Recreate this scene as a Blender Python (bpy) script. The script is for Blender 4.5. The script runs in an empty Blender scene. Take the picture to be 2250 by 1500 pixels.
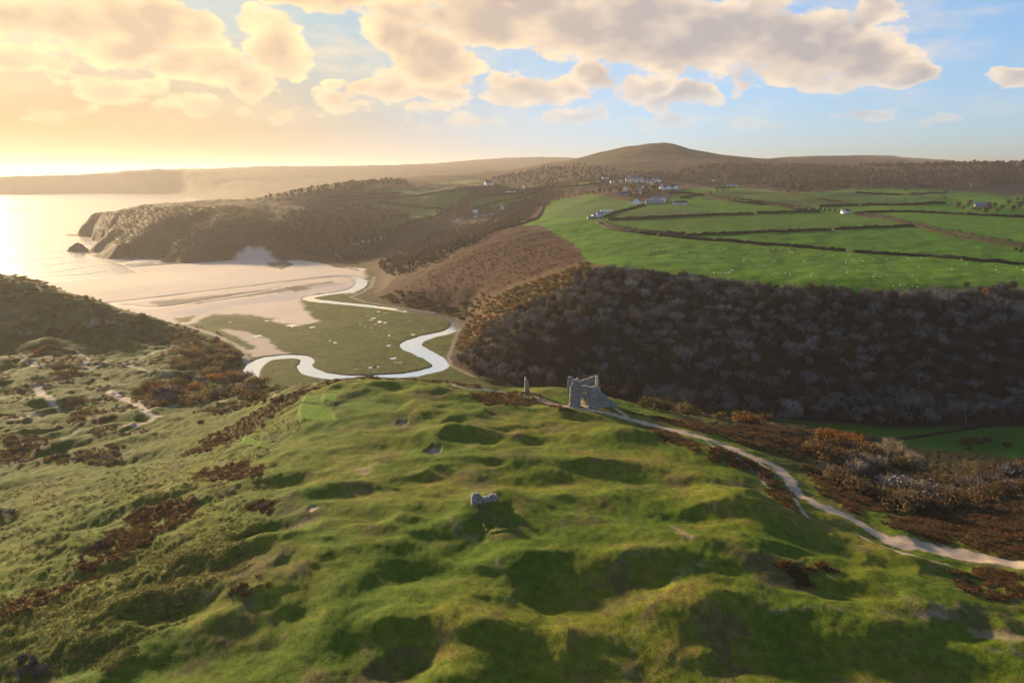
import bpy, math, random
import numpy as np
from math import radians, sin, cos, tan, pi
random.seed(7)
rng = np.random.default_rng(7)
SC = bpy.context.scene
COL = SC.collection

# ------------------------------------------------------------------ camera
CAM_Z = 150.0
PITCH = radians(14.0)
cam_data = bpy.data.cameras.new('camera')
cam_data.sensor_width = 36.0
cam_data.lens = 24.0
cam_data.clip_start = 1.0
cam_data.clip_end = 200000.0
cam = bpy.data.objects.new('camera', cam_data)
cam.location = (0, 0, CAM_Z)
cam.rotation_euler = (pi / 2 - PITCH, 0, 0)
COL.objects.link(cam)
SC.camera = cam

# ------------------------------------------------------------------ light, sky, exposure
SUN_AZ = radians(-42.0)          # left of the view direction (+Y)
SUN_EL = radians(13.0)
SUN_DIR = (sin(SUN_AZ) * cos(SUN_EL), cos(SUN_AZ) * cos(SUN_EL), sin(SUN_EL))
sun_data = bpy.data.lights.new('sun', 'SUN')
sun_data.energy = 5.0
sun_data.angle = radians(3.5)
sun_data.color = (1.0, 0.75, 0.43)
sun = bpy.data.objects.new('sun', sun_data)
from mathutils import Vector
sun.rotation_euler = Vector(SUN_DIR).to_track_quat('Z', 'Y').to_euler()
sun.location = (-400, 400, 400)
COL.objects.link(sun)

SC.view_settings.view_transform = 'Standard'
SC.view_settings.look = 'None'
SC.view_settings.exposure = 1.5
SC.view_settings.gamma = 1.0
SC.view_settings.use_curve_mapping = False
SC.cycles.use_denoising = True
SC.cycles.use_adaptive_sampling = True
SC.cycles.adaptive_threshold = 0.02
SC.cycles.max_bounces = 4
SC.cycles.diffuse_bounces = 2
SC.cycles.glossy_bounces = 2
SC.cycles.transmission_bounces = 2
SC.cycles.volume_bounces = 0
SC.cycles.transparent_max_bounces = 4
SC.cycles.caustics_reflective = False
SC.cycles.caustics_refractive = False


def ray(u, v):
    dx = (u - 1125.0) / 1500.0
    dy = (750.0 - v) / 1500.0
    return dx, cos(PITCH) + dy * sin(PITCH), -sin(PITCH) + dy * cos(PITCH)


def azel(u, v):
    x, y, z = ray(u, v)
    return math.atan2(x, y), math.atan2(z, math.hypot(x, y))


def build_world():
    w = bpy.data.worlds.new('World')
    SC.world = w
    w.use_nodes = True
    nt = w.node_tree
    N, L = nt.nodes, nt.links
    N.clear()

    def node(t, **kw):
        n = N.new(t)
        for k, val in kw.items():
            setattr(n, k, val)
        return n

    def put(sock, val):
        if isinstance(val, bpy.types.NodeSocket):
            L.new(val, sock)
        elif val is not None:
            sock.default_value = val

    def M(op, a, b=None, c=None, clamp=False):
        n = node('ShaderNodeMath', operation=op, use_clamp=clamp)
        for i, q in enumerate((a, b, c)):
            if q is not None:
                put(n.inputs[i], q)
        return n.outputs[0]

    def VM(op, a, b=None, c=None, out=0):
        n = node('ShaderNodeVectorMath', operation=op)
        for i, q in enumerate((a, b, c)):
            if q is not None:
                put(n.inputs[i], q)
        return n.outputs[out]

    def noise(vec, scale, detail, rough, lac=2.0):
        n = node('ShaderNodeTexNoise', noise_dimensions='3D')
        put(n.inputs['Vector'], vec)
        put(n.inputs['Scale'], scale)
        put(n.inputs['Detail'], detail)
        put(n.inputs['Roughness'], rough)
        put(n.inputs['Lacunarity'], lac)
        return n

    def smooth(x, a, b):
        n = node('ShaderNodeMapRange', interpolation_type='SMOOTHSTEP')
        put(n.inputs[0], x)
        put(n.inputs[1], a)
        put(n.inputs[2], b)
        return n.outputs[0]

    def mixc(f, a, b):
        n = node('ShaderNodeMix', data_type='RGBA')
        put(n.inputs[0], f)
        put(n.inputs[6], a)
        put(n.inputs[7], b)
        return n.outputs[2]

    tc = node('ShaderNodeTexCoord')
    d = tc.outputs['Generated']
    sep = node('ShaderNodeSeparateXYZ')
    L.new(d, sep.inputs[0])
    az = M('ARCTAN2', sep.outputs[0], sep.outputs[1])
    el = M('ARCSINE', sep.outputs[2])
    comb = node('ShaderNodeCombineXYZ')
    L.new(az, comb.inputs[0])
    L.new(el, comb.inputs[1])
    p = comb.outputs[0]

    # stretch so that cloud detail is finer towards the horizon
    pn = VM('MULTIPLY', p, (1.0, 1.7, 1.0))
    warp = noise(pn, 10.0, 3.0, 0.55)
    wv = VM('MULTIPLY_ADD', warp.outputs['Color'], (0.120, 0.062, 0.0), (-0.060, -0.031, 0.0))
    pw = VM('ADD', p, wv)

    blobs = [
        (215, 50, 215, 95, 1), (390, 45, 110, 75, 1), (40, 40, 120, 55, .9), (30, 130, 80, 40, .6),
        (430, 140, 125, 52, .95), (545, 175, 78, 40, .95), (270, 192, 105, 38, .8), (120, 140, 80, 36, .55),
        (610, 105, 75, 68, .85), (555, 55, 45, 38, .7), (650, 130, 42, 52, .7),
        (420, 232, 75, 24, .75), (635, 246, 60, 20, .6), (765, 232, 62, 36, .7), (130, 245, 80, 28, .5),
        (700, -5, 150, 34, .8),
        (880, 60, 85, 85, .9), (960, 120, 115, 80, 1), (860, 190, 75, 50, .8), (950, 205, 80, 30, .75),
        (1100, 30, 220, 75, 1), (1350, 45, 260, 95, 1), (1560, 75, 250, 100, 1), (1760, 95, 220, 85, 1),
        (1900, 120, 125, 65, .95), (1985, 155, 105, 32, .85), (1780, 160, 260, 40, .75), (1920, 30, 65, 65, .85),
        (1150, 200, 115, 34, .8), (1240, 190, 42, 30, .7),
        (1320, 160, 70, 42, .8), (1410, 187, 90, 40, .85), (1490, 220, 75, 30, .75), (1515, 205, 42, 36, .75),
        (1640, 188, 52, 26, .65), (1240, 262, 65, 28, .65), (1295, 255, 34, 30, .6), (1030, 275, 80, 26, .55),
        (930, 245, 55, 22, .55), (1480, 262, 62, 24, .6), (1390, 275, 55, 22, .5),
        (1885, 258, 75, 18, .65), (1700, 282, 70, 10, .5), (2090, 260, 45, 11, .5), (2225, 165, 60, 26, .75),
        (1640, 275, 45, 18, .5), (760, 180, 25, 14, .45), (540, 235, 40, 16, .5)]

    def density(vec):
        acc = None
        for (u, v, ru, rv, amp) in blobs:
            a0, e0 = azel(u, v)
            a1, _ = azel(u + ru, v)
            _, e1 = azel(u, v - rv)
            ra, re = abs(a1 - a0) * 1.12, abs(e1 - e0) * 1.12
            q = VM('MULTIPLY_ADD', vec, (1 / ra, 1 / re, 0.0), (-a0 / ra, -e0 / re, 0.0))
            dd = VM('DOT_PRODUCT', q, q, out=1)
            b = M('MULTIPLY_ADD', dd, -amp, amp)
            if acc is None:
                acc = M('MAXIMUM', b, -0.6)
            else:
                acc = M('SMOOTH_MAX', acc, b, 0.25)
        # out of view the cumulus is thinned, so bluer sky cools the shadows
        return acc

    far_n = noise(VM('MULTIPLY', d, (1.0, 1.0, 2.4)), 2.6, 3.0, 0.5).outputs[0]
    far = M('MULTIPLY_ADD', far_n, 4.0, -2.35)
    # outside the pictured part of the sky the cover follows the noise alone
    off = M('MAXIMUM', smooth(M('ABSOLUTE', az), 0.70, 0.95), smooth(el, 0.30, 0.45))
    off = M('MULTIPLY', off, smooth(el, 0.02, 0.10))
    farw = M('MULTIPLY_ADD', off, M('ADD', far, 1.5), -1.5)

    base = M('MAXIMUM', density(pw), farw)
    n1 = noise(pn, 17.0, 7.0, 0.58)
    n2 = noise(VM('ADD', pn, (-0.030, 0.014, 0.0)), 17.0, 2.0, 0.5)
    n3 = noise(pn, 17.0, 2.0, 0.5)
    f1 = M('MULTIPLY_ADD', n1.outputs[0], 2.4, -1.2)
    f2 = M('MULTIPLY_ADD', n2.outputs[0], 2.4, -1.2)
    f3 = M('MULTIPLY_ADD', n3.outputs[0], 2.4, -1.2)
    den = M('ADD', base, f1)
    alpha = smooth(den, 0.06, 0.50)
    # thick middles stay grey, thin edges and sun-facing bumps glow
    thick = smooth(M('ADD', base, M('ADD', M('MULTIPLY', f3, 0.40), M('MULTIPLY', f1, 0.18))), 0.20, 1.05)
    lit = M('MULTIPLY', M('SUBTRACT', f3, f2), 0.75)
    shade = M('SUBTRACT', thick, lit, clamp=True)
    sd = VM('DOT_PRODUCT', d, SUN_DIR, out=1)
    near = smooth(sd, 0.55, 0.99)
    lit_c = mixc(near, (0.98, 0.80, 0.62, 1), (1.26, 0.91, 0.50, 1))
    sha_c = mixc(near, (0.50, 0.455, 0.45, 1), (0.74, 0.55, 0.38, 1))
    cl = mixc(shade, lit_c, sha_c)
    # thin drawn-out veils between the cumulus
    vn = noise(VM('MULTIPLY', p, (1.0, 3.4, 1.0)), 7.0, 5.0, 0.6).outputs[0]
    veil = M('MULTIPLY', smooth(vn, 0.42, 0.78), 0.55)
    alpha = M('MAXIMUM', alpha, veil)

    sky = node('ShaderNodeTexSky', sky_type='NISHITA')
    sky.sun_disc = False
    sky.sun_elevation = SUN_EL
    sky.sun_rotation = SUN_AZ
    sky.altitude = 100
    sky.air_density = 1.0
    sky.dust_density = 0.5
    sky.ozone_density = 1.6
    bg1 = node('ShaderNodeBackground')
    # evening air: the glow round the hidden sun saturates to gold instead of running white
    gold = mixc(smooth(el, 0.02, 0.24), (4.9, 2.9, 1.2, 1), (7.2, 6.3, 5.2, 1))
    lim = mixc(near, (7.8, 8.8, 11.8, 1), gold)
    sk = VM('MULTIPLY', sky.outputs[0], (1.08, 1.62, 2.35))
    num = VM('MULTIPLY', sk, lim)
    L.new(VM('DIVIDE', num, VM('ADD', sk, lim)), bg1.inputs[0])
    bg1.inputs[1].default_value = 0.060
    bg2 = node('ShaderNodeBackground')
    L.new(cl, bg2.inputs[0])
    bg2.inputs[1].default_value = 0.375
    # low clouds dissolve into the horizon air
    alpha = M('MULTIPLY', alpha, smooth(el, 0.015, 0.13))
    mix = node('ShaderNodeMixShader')
    L.new(alpha, mix.inputs[0])
    L.new(bg1.outputs[0], mix.inputs[1])
    L.new(bg2.outputs[0], mix.inputs[2])
    out = node('ShaderNodeOutputWorld')
    L.new(mix.outputs[0], out.inputs[0])
    w.cycles.sampling_method = 'MANUAL'
    w.cycles.sample_map_resolution = 512


build_world()

# ------------------------------------------------------------------ helpers
def P(u, v, z):
    x, y, w = ray(u, v)
    t = (z - CAM_Z) / w
    return (x * t, y * t)


def PD(u, v, D):
    x, y, w = ray(u, v)
    t = D / math.hypot(x, y)
    return (x * t, y * t, CAM_Z + w * t)


def AZD(u, D):
    a, _ = azel(u, 500)
    return (sin(a) * D, cos(a) * D)


_GA = np.arange(256) * (2 * pi / 256)
_GC, _GS = np.cos(_GA).astype(np.float32), np.sin(_GA).astype(np.float32)
_PERM = np.random.default_rng(11).permutation(256).astype(np.int32)
_PERM = np.concatenate([_PERM, _PERM])


def perlin(x, y, seed=0):
    x0 = np.floor(x)
    y0 = np.floor(y)
    xf = (x - x0).astype(np.float32)
    yf = (y - y0).astype(np.float32)
    xi = (x0.astype(np.int32) + seed * 37) & 255
    yi = (y0.astype(np.int32) + seed * 91) & 255
    x1, y1 = (xi + 1) & 255, (yi + 1) & 255
    pa, pb = _PERM[xi], _PERM[x1]

    def g(k, dx, dy):
        return _GC[k] * dx + _GS[k] * dy
    a = g(_PERM[pa + yi], xf, yf)
    b = g(_PERM[pb + yi], xf - 1, yf)
    c = g(_PERM[pa + y1], xf, yf - 1)
    e = g(_PERM[pb + y1], xf - 1, yf - 1)
    uu = xf * xf * xf * (xf * (xf * 6 - 15) + 10)
    vv = yf * yf * yf * (yf * (yf * 6 - 15) + 10)
    t = a + (b - a) * uu
    return (t + (c + (e - c) * uu - t) * vv) * 1.5


def fbm(x, y, wl, octs=4, seed=0, gain=0.5):
    out = np.zeros_like(x)
    amp, f, tot = 1.0, 1.0 / wl, 0.0
    for o in range(octs):
        out += amp * perlin(x * f + 17.3 * o, y * f - 9.1 * o, seed + o)
        tot += amp
        amp *= gain
        f *= 2.03
    return out / tot * 1.6


def sstep(a, b, x):
    t = np.clip((x - a) / (b - a), 0, 1)
    return t * t * (3 - 2 * t)


def poly_sd(px, py, poly):
    """Signed distance to a closed polygon, negative inside."""
    poly = np.asarray(poly, float)
    d2 = np.full(px.shape, 1e18)
    ins = np.zeros(px.shape, bool)
    n = len(poly)
    for i in range(n):
        x0, y0 = poly[i]
        x1, y1 = poly[(i + 1) % n]
        ex, ey = x1 - x0, y1 - y0
        t = np.clip(((px - x0) * ex + (py - y0) * ey) / (ex * ex + ey * ey + 1e-9), 0, 1)
        d2 = np.minimum(d2, (px - x0 - t * ex) ** 2 + (py - y0 - t * ey) ** 2)
        if y0 != y1:
            c = ((y0 > py) != (y1 > py)) & (px < ex * (py - y0) / ey + x0)
            ins ^= c
    return np.where(ins, -np.sqrt(d2), np.sqrt(d2))


def line_d(px, py, pts, widths):
    """Distance to a polyline minus its local half width."""
    best = np.full(px.shape, 1e9)
    for i in range(len(pts) - 1):
        x0, y0 = pts[i]
        x1, y1 = pts[i + 1]
        ex, ey = x1 - x0, y1 - y0
        t = np.clip(((px - x0) * ex + (py - y0) * ey) / (ex * ex + ey * ey + 1e-9), 0, 1)
        w = (widths[i] + (widths[i + 1] - widths[i]) * t) * 0.5
        best = np.minimum(best, np.hypot(px - x0 - t * ex, py - y0 - t * ey) - w)
    return best


def smooth_line(pts, sub=5):
    """Catmull-Rom through rows of numbers."""
    a = np.asarray(pts, float)
    a = np.vstack([2 * a[0] - a[1], a, 2 * a[-1] - a[-2]])
    out = []
    for i in range(1, len(a) - 2):
        for k in range(sub):
            t = k / sub
            out.append(0.5 * ((2 * a[i]) + (a[i + 1] - a[i - 1]) * t + (2 * a[i - 1] - 5 * a[i] + 4 * a[i + 1] - a[i + 2]) * t * t
                              + (3 * a[i] - a[i - 1] - 3 * a[i + 1] + a[i + 2]) * t ** 3))
    out.append(a[-2])
    return np.array(out)

# ------------------------------------------------------------------ relief of the land
CP = []          # (az, ln D, z)


def cp(*rows):
    for (u, v, z) in rows:
        x, y = P(u, v, z)
        CP.append((math.atan2(x, y), math.log(math.hypot(x, y)), z))


def cpd(*rows):
    for (u, v, D) in rows:
        x, y, z = PD(u, v, D)
        CP.append((math.atan2(x, y), math.log(D), z))


def cpz(*rows):
    for (u, D, z) in rows:
        CP.append((azel(u, 500)[0], math.log(D), z))


# dune plateau in front
cp((1125, 1500, 58.5), (600, 1500, 57), (0, 1500, 50), (-400, 1500, 45), (1700, 1500, 57.5), (2250, 1500, 54), (2650, 1500, 52),
   (1125, 1300, 61), (500, 1300, 57), (0, 1300, 45), (-300, 1300, 38), (1700, 1300, 59), (2250, 1330, 53), (2500, 1330, 50),
   (1125, 1120, 59), (700, 1100, 57), (300, 1100, 45), (0, 1100, 35), (-250, 1100, 28), (1600, 1100, 57), (1800, 1110, 51),
   (2100, 1190, 45), (2250, 1240, 45), (2450, 1230, 41), (1950, 1180, 48),
   (1000, 980, 56), (700, 980, 53), (450, 1000, 42), (200, 1000, 31), (0, 1000, 25), (-250, 1000, 22), (1400, 980, 54), (1600, 1000, 50),
   (1730, 1050, 47), (1500, 950, 49),
   (800, 900, 55), (660, 890, 51), (560, 930, 42), (400, 900, 28), (200, 900, 22), (0, 900, 20), (-250, 900, 20),
   (740, 842, 53), (870, 840, 54), (980, 858, 53), (1100, 872, 51), (1290, 893, 49), (1160, 864, 48.5), (1230, 852, 48),
   (1360, 900, 47), (640, 858, 48), (560, 890, 36),
   (1500, 915, 28), (1650, 930, 22), (1800, 950, 24), (1900, 1000, 26), (2000, 1040, 20), (2100, 1080, 28), (2250, 1090, 28),
   (2250, 1150, 36), (1850, 1060, 36))
cpz((1125, 60, 55), (-200, 60, 50), (2450, 60, 50), (1125, 30, 52), (-600, 30, 48), (2900, 30, 48))
# low dunes, left
cp((450, 800, 9), (300, 830, 13), (150, 800, 14), (0, 800, 16), (500, 860, 20), (250, 755, 9), (100, 765, 14), (-200, 800, 20),
   (0, 742, 16), (150, 742, 12), (300, 740, 9), (420, 740, 7), (530, 800, 8))
# scrub hill at the left edge
cp((-700, 590, 70), (-300, 580, 66), (0, 602, 56), (60, 609, 52), (100, 632, 46), (130, 645, 42), (160, 656, 39), (190, 666, 36), (230, 678, 31), (260, 688, 27), (300, 699, 22), (340, 709, 17), (370, 716, 12), (400, 722, 9),
   (0, 660, 38), (130, 692, 27), (-250, 690, 40))
cpz((-400, 1050, 40), (0, 850, 44), (60, 825, 42), (130, 790, 34), (190, 765, 27), (260, 735, 17), (340, 722, 8), (400, 725, 4), (130, 850, 15), (0, 920, 20), (260, 800, 3))
# valley floor, right (the hill sheet goes under the meadow)
cpz((1900, 415, 8), (2250, 455, 8), (1600, 412, 8), (1300, 430, 8), (1000, 450, 6), (700, 480, 6), (2600, 490, 9))
# wood slope
cp((1000, 800, 6), (1100, 830, 7), (1400, 872, 9), (1700, 905, 10), (2000, 920, 10), (2250, 920, 11), (2550, 930, 12),
   (1080, 765, 18), (1250, 770, 25), (1250, 700, 42), (1500, 810, 24), (1500, 700, 46), (1800, 810, 27), (1800, 710, 47), (2050, 800, 30),
   (2250, 800, 31), (2250, 710, 50), (2550, 800, 32),
   (1400, 606, 66), (1600, 630, 64), (1800, 646, 63), (2000, 653, 63), (2250, 645, 64.5), (2550, 645, 64),
   (1050, 705, 14), (1100, 665, 31), (1200, 625, 50), (1300, 592, 65))
# bracken spur
cp((1010, 665, 18), (1100, 605, 44), (1200, 563, 60), (850, 642, 8), (900, 617, 21), (980, 577, 41), (1050, 541, 56), (1130, 500, 69), (1200, 492, 72),
   (1280, 540, 70), (1240, 515, 71))
# near fields
cp((1400, 560, 69.5), (1700, 590, 68), (2000, 600, 68), (2250, 600, 68), (2550, 600, 68), (1500, 520, 75), (2000, 520, 75), (2250, 545, 73),
   (1400, 480, 86), (1700, 470, 88), (2250, 480, 86), (1322, 472, 88), (1440, 447, 97), (1600, 442, 99), (1850, 465, 89), (2000, 432, 101),
   (2250, 442, 98), (1400, 413, 110), (1560, 402, 116), (1900, 407, 114), (2250, 402, 116), (2600, 480, 86), (2600, 402, 116),
   (1250, 442, 86), (1200, 452, 80), (1300, 425, 104), (1180, 478, 72))
# side valley with the hamlet
cp((850, 562, 12), (900, 530, 22), (950, 512, 30), (1000, 497, 37), (1050, 482, 45), (1100, 462, 55), (1140, 440, 70), (800, 520, 34), (860, 500, 42),
   (700, 560, 12), (760, 570, 8))
# far cliffs headland
cp((205, 463, 57), (232, 469, 52), (250, 472, 50), (290, 457, 70), (340, 453, 78), (450, 453, 79), (530, 450, 82), (568, 436, 86), (600, 430, 92),
   (650, 426, 97), (300, 512, 38), (400, 512, 41), (500, 502, 50), (600, 502, 48), (700, 502, 46), (640, 540, 19), (500, 545, 19), (400, 555, 18),
   (250, 530, 22), (600, 475, 64), (750, 470, 60), (850, 475, 52), (330, 480, 62), (450, 480, 64), (700, 440, 84))
cpz((215, 2130, 10), (300, 2090, 10), (420, 2080, 10), (500, 2300, 15), (100, 2000, -10), (0, 1700, -10), (0, 2500, -20), (200, 3200, -20), (400, 2600, -10),
    (540, 2600, 15), (-500, 2000, -20), (-500, 1000, 0), (-300, 900, 10), (560, 3300, 20), (620, 2600, 60))
# farmland up to the left of the village
cp((900, 452, 68), (1000, 442, 72), (900, 480, 54), (850, 412, 108), (700, 416, 107), (800, 397, 122), (1073, 403, 119), (1000, 406, 116), (1200, 402, 118),
   (1000, 425, 92), (1130, 422, 98))
cpd((1100, 384, 2900), (1200, 376, 2700), (950, 388, 3000))
# ridges and hills behind
cpd((1440, 317, 3050), (1400, 321, 3000), (1360, 331, 2950), (1300, 347, 2900), (1250, 357, 2800), (1500, 327, 3050), (1560, 338, 3050), (1620, 345, 3200),
    (1740, 346, 4000), (1830, 344, 4600), (1900, 344, 5200), (1920, 341, 7200), (2040, 357, 7600), (2250, 366, 7000), (2550, 366, 7000), (2100, 367, 5000), (2250, 369, 5400), (2400, 369, 5000), (2050, 371, 4200),
    (1440, 343, 2750), (1440, 364, 2450), (1300, 366, 2450), (1340, 384, 2150), (1600, 384, 2250), (1600, 362, 2650), (1800, 366, 3000), (2000, 370, 3400),
    (2250, 373, 4000), (1700, 386, 2350), (2000, 389, 2450), (2250, 386, 2600), (2600, 380, 3000))
cpz((1440, 4000, 120), (1700, 6000, 140), (1440, 11000, 60), (2250, 12000, 120), (2600, 12000, 110), (1900, 12000, 80))
cpd((-700, 388, 5000), (-300, 386, 5100), (0, 384, 5200), (200, 382, 5250), (400, 373, 5500), (600, 367, 5800), (800, 365, 6000), (1000, 360, 6600),
    (1180, 346, 7600), (1290, 350, 7600), (100, 406, 4750), (300, 404, 4850), (500, 401, 4900), (650, 398, 4700), (800, 384, 4800), (1000, 374, 4700))
cpz((-700, 8000, -60), (-200, 7500, -60), (200, 8000, -60), (500, 9000, -40), (800, 10000, 20), (1150, 11500, 60))

CPA = np.array(CP)


def tps_fit(c, lam=2e-4):
    n = len(c)
    r2 = ((c[:, None, :2] - c[None, :, :2]) ** 2).sum(-1)
    K = 0.5 * r2 * np.log(r2 + 1e-12)
    A = np.zeros((n + 3, n + 3))
    A[:n, :n] = K + lam * np.eye(n)
    A[:n, n] = 1
    A[:n, n + 1:] = c[:, :2]
    A[n, :n] = 1
    A[n + 1:, :n] = c[:, :2].T
    b = np.zeros(n + 3)
    b[:n] = c[:, 2]
    return np.linalg.solve(A, b)


TW = tps_fit(CPA)
GA = np.linspace(-1.15, 1.15, 420)
GL = np.linspace(math.log(25), math.log(13500), 420)


def tps_eval(a, l):
    out = np.full(a.shape, TW[-3]) + TW[-2] * a + TW[-1] * l
    for i, (ca, cl, _) in enumerate(CPA):
        r2 = (a - ca) ** 2 + (l - cl) ** 2
        out += TW[i] * 0.5 * r2 * np.log(r2 + 1e-12)
    return out


GZ = tps_eval(*np.meshgrid(GA, GL, indexing='ij'))


def grid_lookup(G, ax, ay, x, y):
    fx = np.clip((x - ax[0]) / (ax[1] - ax[0]), 0, len(ax) - 1.001)
    fy = np.clip((y - ay[0]) / (ay[1] - ay[0]), 0, len(ay) - 1.001)
    i, j = fx.astype(int), fy.astype(int)
    s, t = fx - i, fy - j
    return (G[i, j] * (1 - s) + G[i + 1, j] * s) * (1 - t) + (G[i, j + 1] * (1 - s) + G[i + 1, j + 1] * s) * t


# outlines traced on the valley floor (z = 3) and at sea level
def trace(rows, z):
    return [P(u, v, z) for (u, v) in rows]


LOW = (trace([(-700, 660), (-200, 655), (0, 658), (100, 666), (200, 680), (300, 698), (390, 711), (440, 718), (480, 732), (520, 748), (545, 770),
              (528, 800), (530, 835), (560, 856), (700, 866), (850, 866), (1000, 866), (1150, 876), (1350, 893), (1500, 905), (1750, 937),
              (1900, 965), (1990, 990), (2060, 1030), (2250, 1022), (2650, 1040), (2700, 945), (2250, 917), (2000, 931), (1700, 917), (1500, 893),
              (1400, 878), (1250, 853), (1100, 836), (1025, 822), (996, 803), (985, 788), (990, 760), (1003, 735), (1016, 712), (1000, 697), (960, 688),
              (900, 679), (850, 671), (800, 662), (785, 650), (806, 640), (822, 620), (818, 602), (790, 592), (740, 588), (700, 578), (660, 573),
              (625, 572), (580, 573), (540, 573), (510, 573), (470, 575), (390, 579), (350, 573), (330, 566), (290, 564), (245, 566),
              (222, 566), (198, 560), (205, 552)], 3.0)
       + trace([(190, 556), (150, 575), (-300, 575), (-1200, 600)], 0.0))
SEA = (trace([(-1400, 668), (-500, 648), (-100, 632), (60, 626), (130, 619), (200, 612), (255, 606), (300, 600), (290, 594), (266, 582), (246, 574),
              (226, 569), (206, 564), (196, 559), (201, 552), (226, 544), (236, 538), (212, 530), (202, 524), (196, 519), (176, 517), (168, 515)], 0.0)
       + [AZD(178, 2000), AZD(212, 2060), AZD(300, 1970), AZD(400, 1940), AZD(500, 2120), AZD(530, 2700), AZD(525, 3400)]
       + trace([(500, 448), (475, 443), (440, 433), (350, 426), (200, 424), (0, 427), (-300, 428), (-700, 424)], 0.0)
       + [(-5200, 2200), (-3000, 500)])


def bank_noise(x, y, s, amp, seed):
    return fbm(x, y, s, 3, seed) * amp


NEAR_U = [-900, 0, 390, 530, 700, 1000, 1350, 1750, 2000, 2250, 2800]
NEAR_D = [1050, 910, 760, 600, 475, 455, 425, 405, 398, 412, 425]
NEAR_A = [azel(u, 500)[0] for u in NEAR_U]

RIV = smooth_line([(*P(u, v, 3.0), w) for (u, v, w) in [
    (546, 842, 11), (552, 815, 11), (570, 795, 12), (600, 786, 11), (640, 783, 10), (670, 786, 9), (674, 797, 9), (670, 806, 11), (685, 817, 12),
    (720, 826, 11), (770, 830, 10), (830, 828, 10), (890, 824, 10), (935, 817, 11), (966, 806, 12), (958, 790, 13), (930, 775, 16), (908, 764, 18),
    (903, 756, 17), (918, 747, 14), (945, 738, 12), (978, 731, 11), (1000, 721, 10), (1002, 710, 10), (988, 700, 10), (950, 691, 10), (900, 684, 10),
    (850, 677, 10), (800, 671, 10), (750, 666, 12), (700, 661, 13), (676, 655, 12), (700, 649, 12), (745, 643, 12), (782, 634, 14), (794, 622, 14),
    (786, 612, 12), (755, 607, 9), (700, 611, 7), (600, 623, 7), (500, 636, 8), (400, 648, 9), (300, 660, 9), (230, 667, 10), (120, 672, 12), (-100, 668, 14)]], 4)
RIV_XY, RIV_W = RIV[:, :2], RIV[:, 2]
RIV2 = smooth_line([(*P(u, v, 3.0), w) for (u, v, w) in [
    (790, 595, 2.5), (770, 590, 3), (730, 586, 2.5)]], 3)
BROOK = smooth_line([(*P(u, v, 6.0), w) for (u, v, w) in [
    (2650, 905, 5), (2250, 932, 5), (2150, 941, 5), (2050, 953, 5), (1960, 963, 5), (1880, 962, 4), (1780, 936, 3)]], 4)
SIDECH = smooth_line([(*P(u, v, 3.0), w) for (u, v, w) in [
    (620, 632, 3), (540, 646, 4), (450, 660, 4), (380, 672, 5), (330, 676, 6), (280, 672, 6), (240, 668, 6)]], 3)

POOLS = [(820, 698, 5), (836, 706, 6), (845, 708, 4), (812, 702, 4), (790, 713, 2.5), (800, 717, 3), (815, 721, 2.5), (831, 716, 3), (900, 705, 2.5),
         (906, 734, 3.5), (928, 725, 3), (857, 736, 3), (853, 758, 3), (863, 786, 4), (818, 806, 4), (828, 805, 4), (780, 809, 2), (880, 795, 2.5),
         (868, 796, 2), (833, 684, 4), (846, 687, 4), (788, 706, 2.5), (775, 717, 2), (842, 720, 2), (830, 692, 2.5), (586, 704, 5), (642, 714, 9),
         (685, 718, 5), (617, 706, 3), (565, 737, 7), (505, 707, 3), (738, 752, 3), (724, 748, 2.5), (805, 694, 2.5), (826, 711, 3)]
POOLS = [(*P(u, v, 3.4), r * .68) for (u, v, r) in POOLS]

MOUNDS = []     # x, y, rx, ry, h, rot (deg)


def mound(u, v, z, rx, ry, h, rot=0):
    x, y = P(u, v, z)
    MOUNDS.append((x, y, rx, ry, h, radians(rot)))


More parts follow.
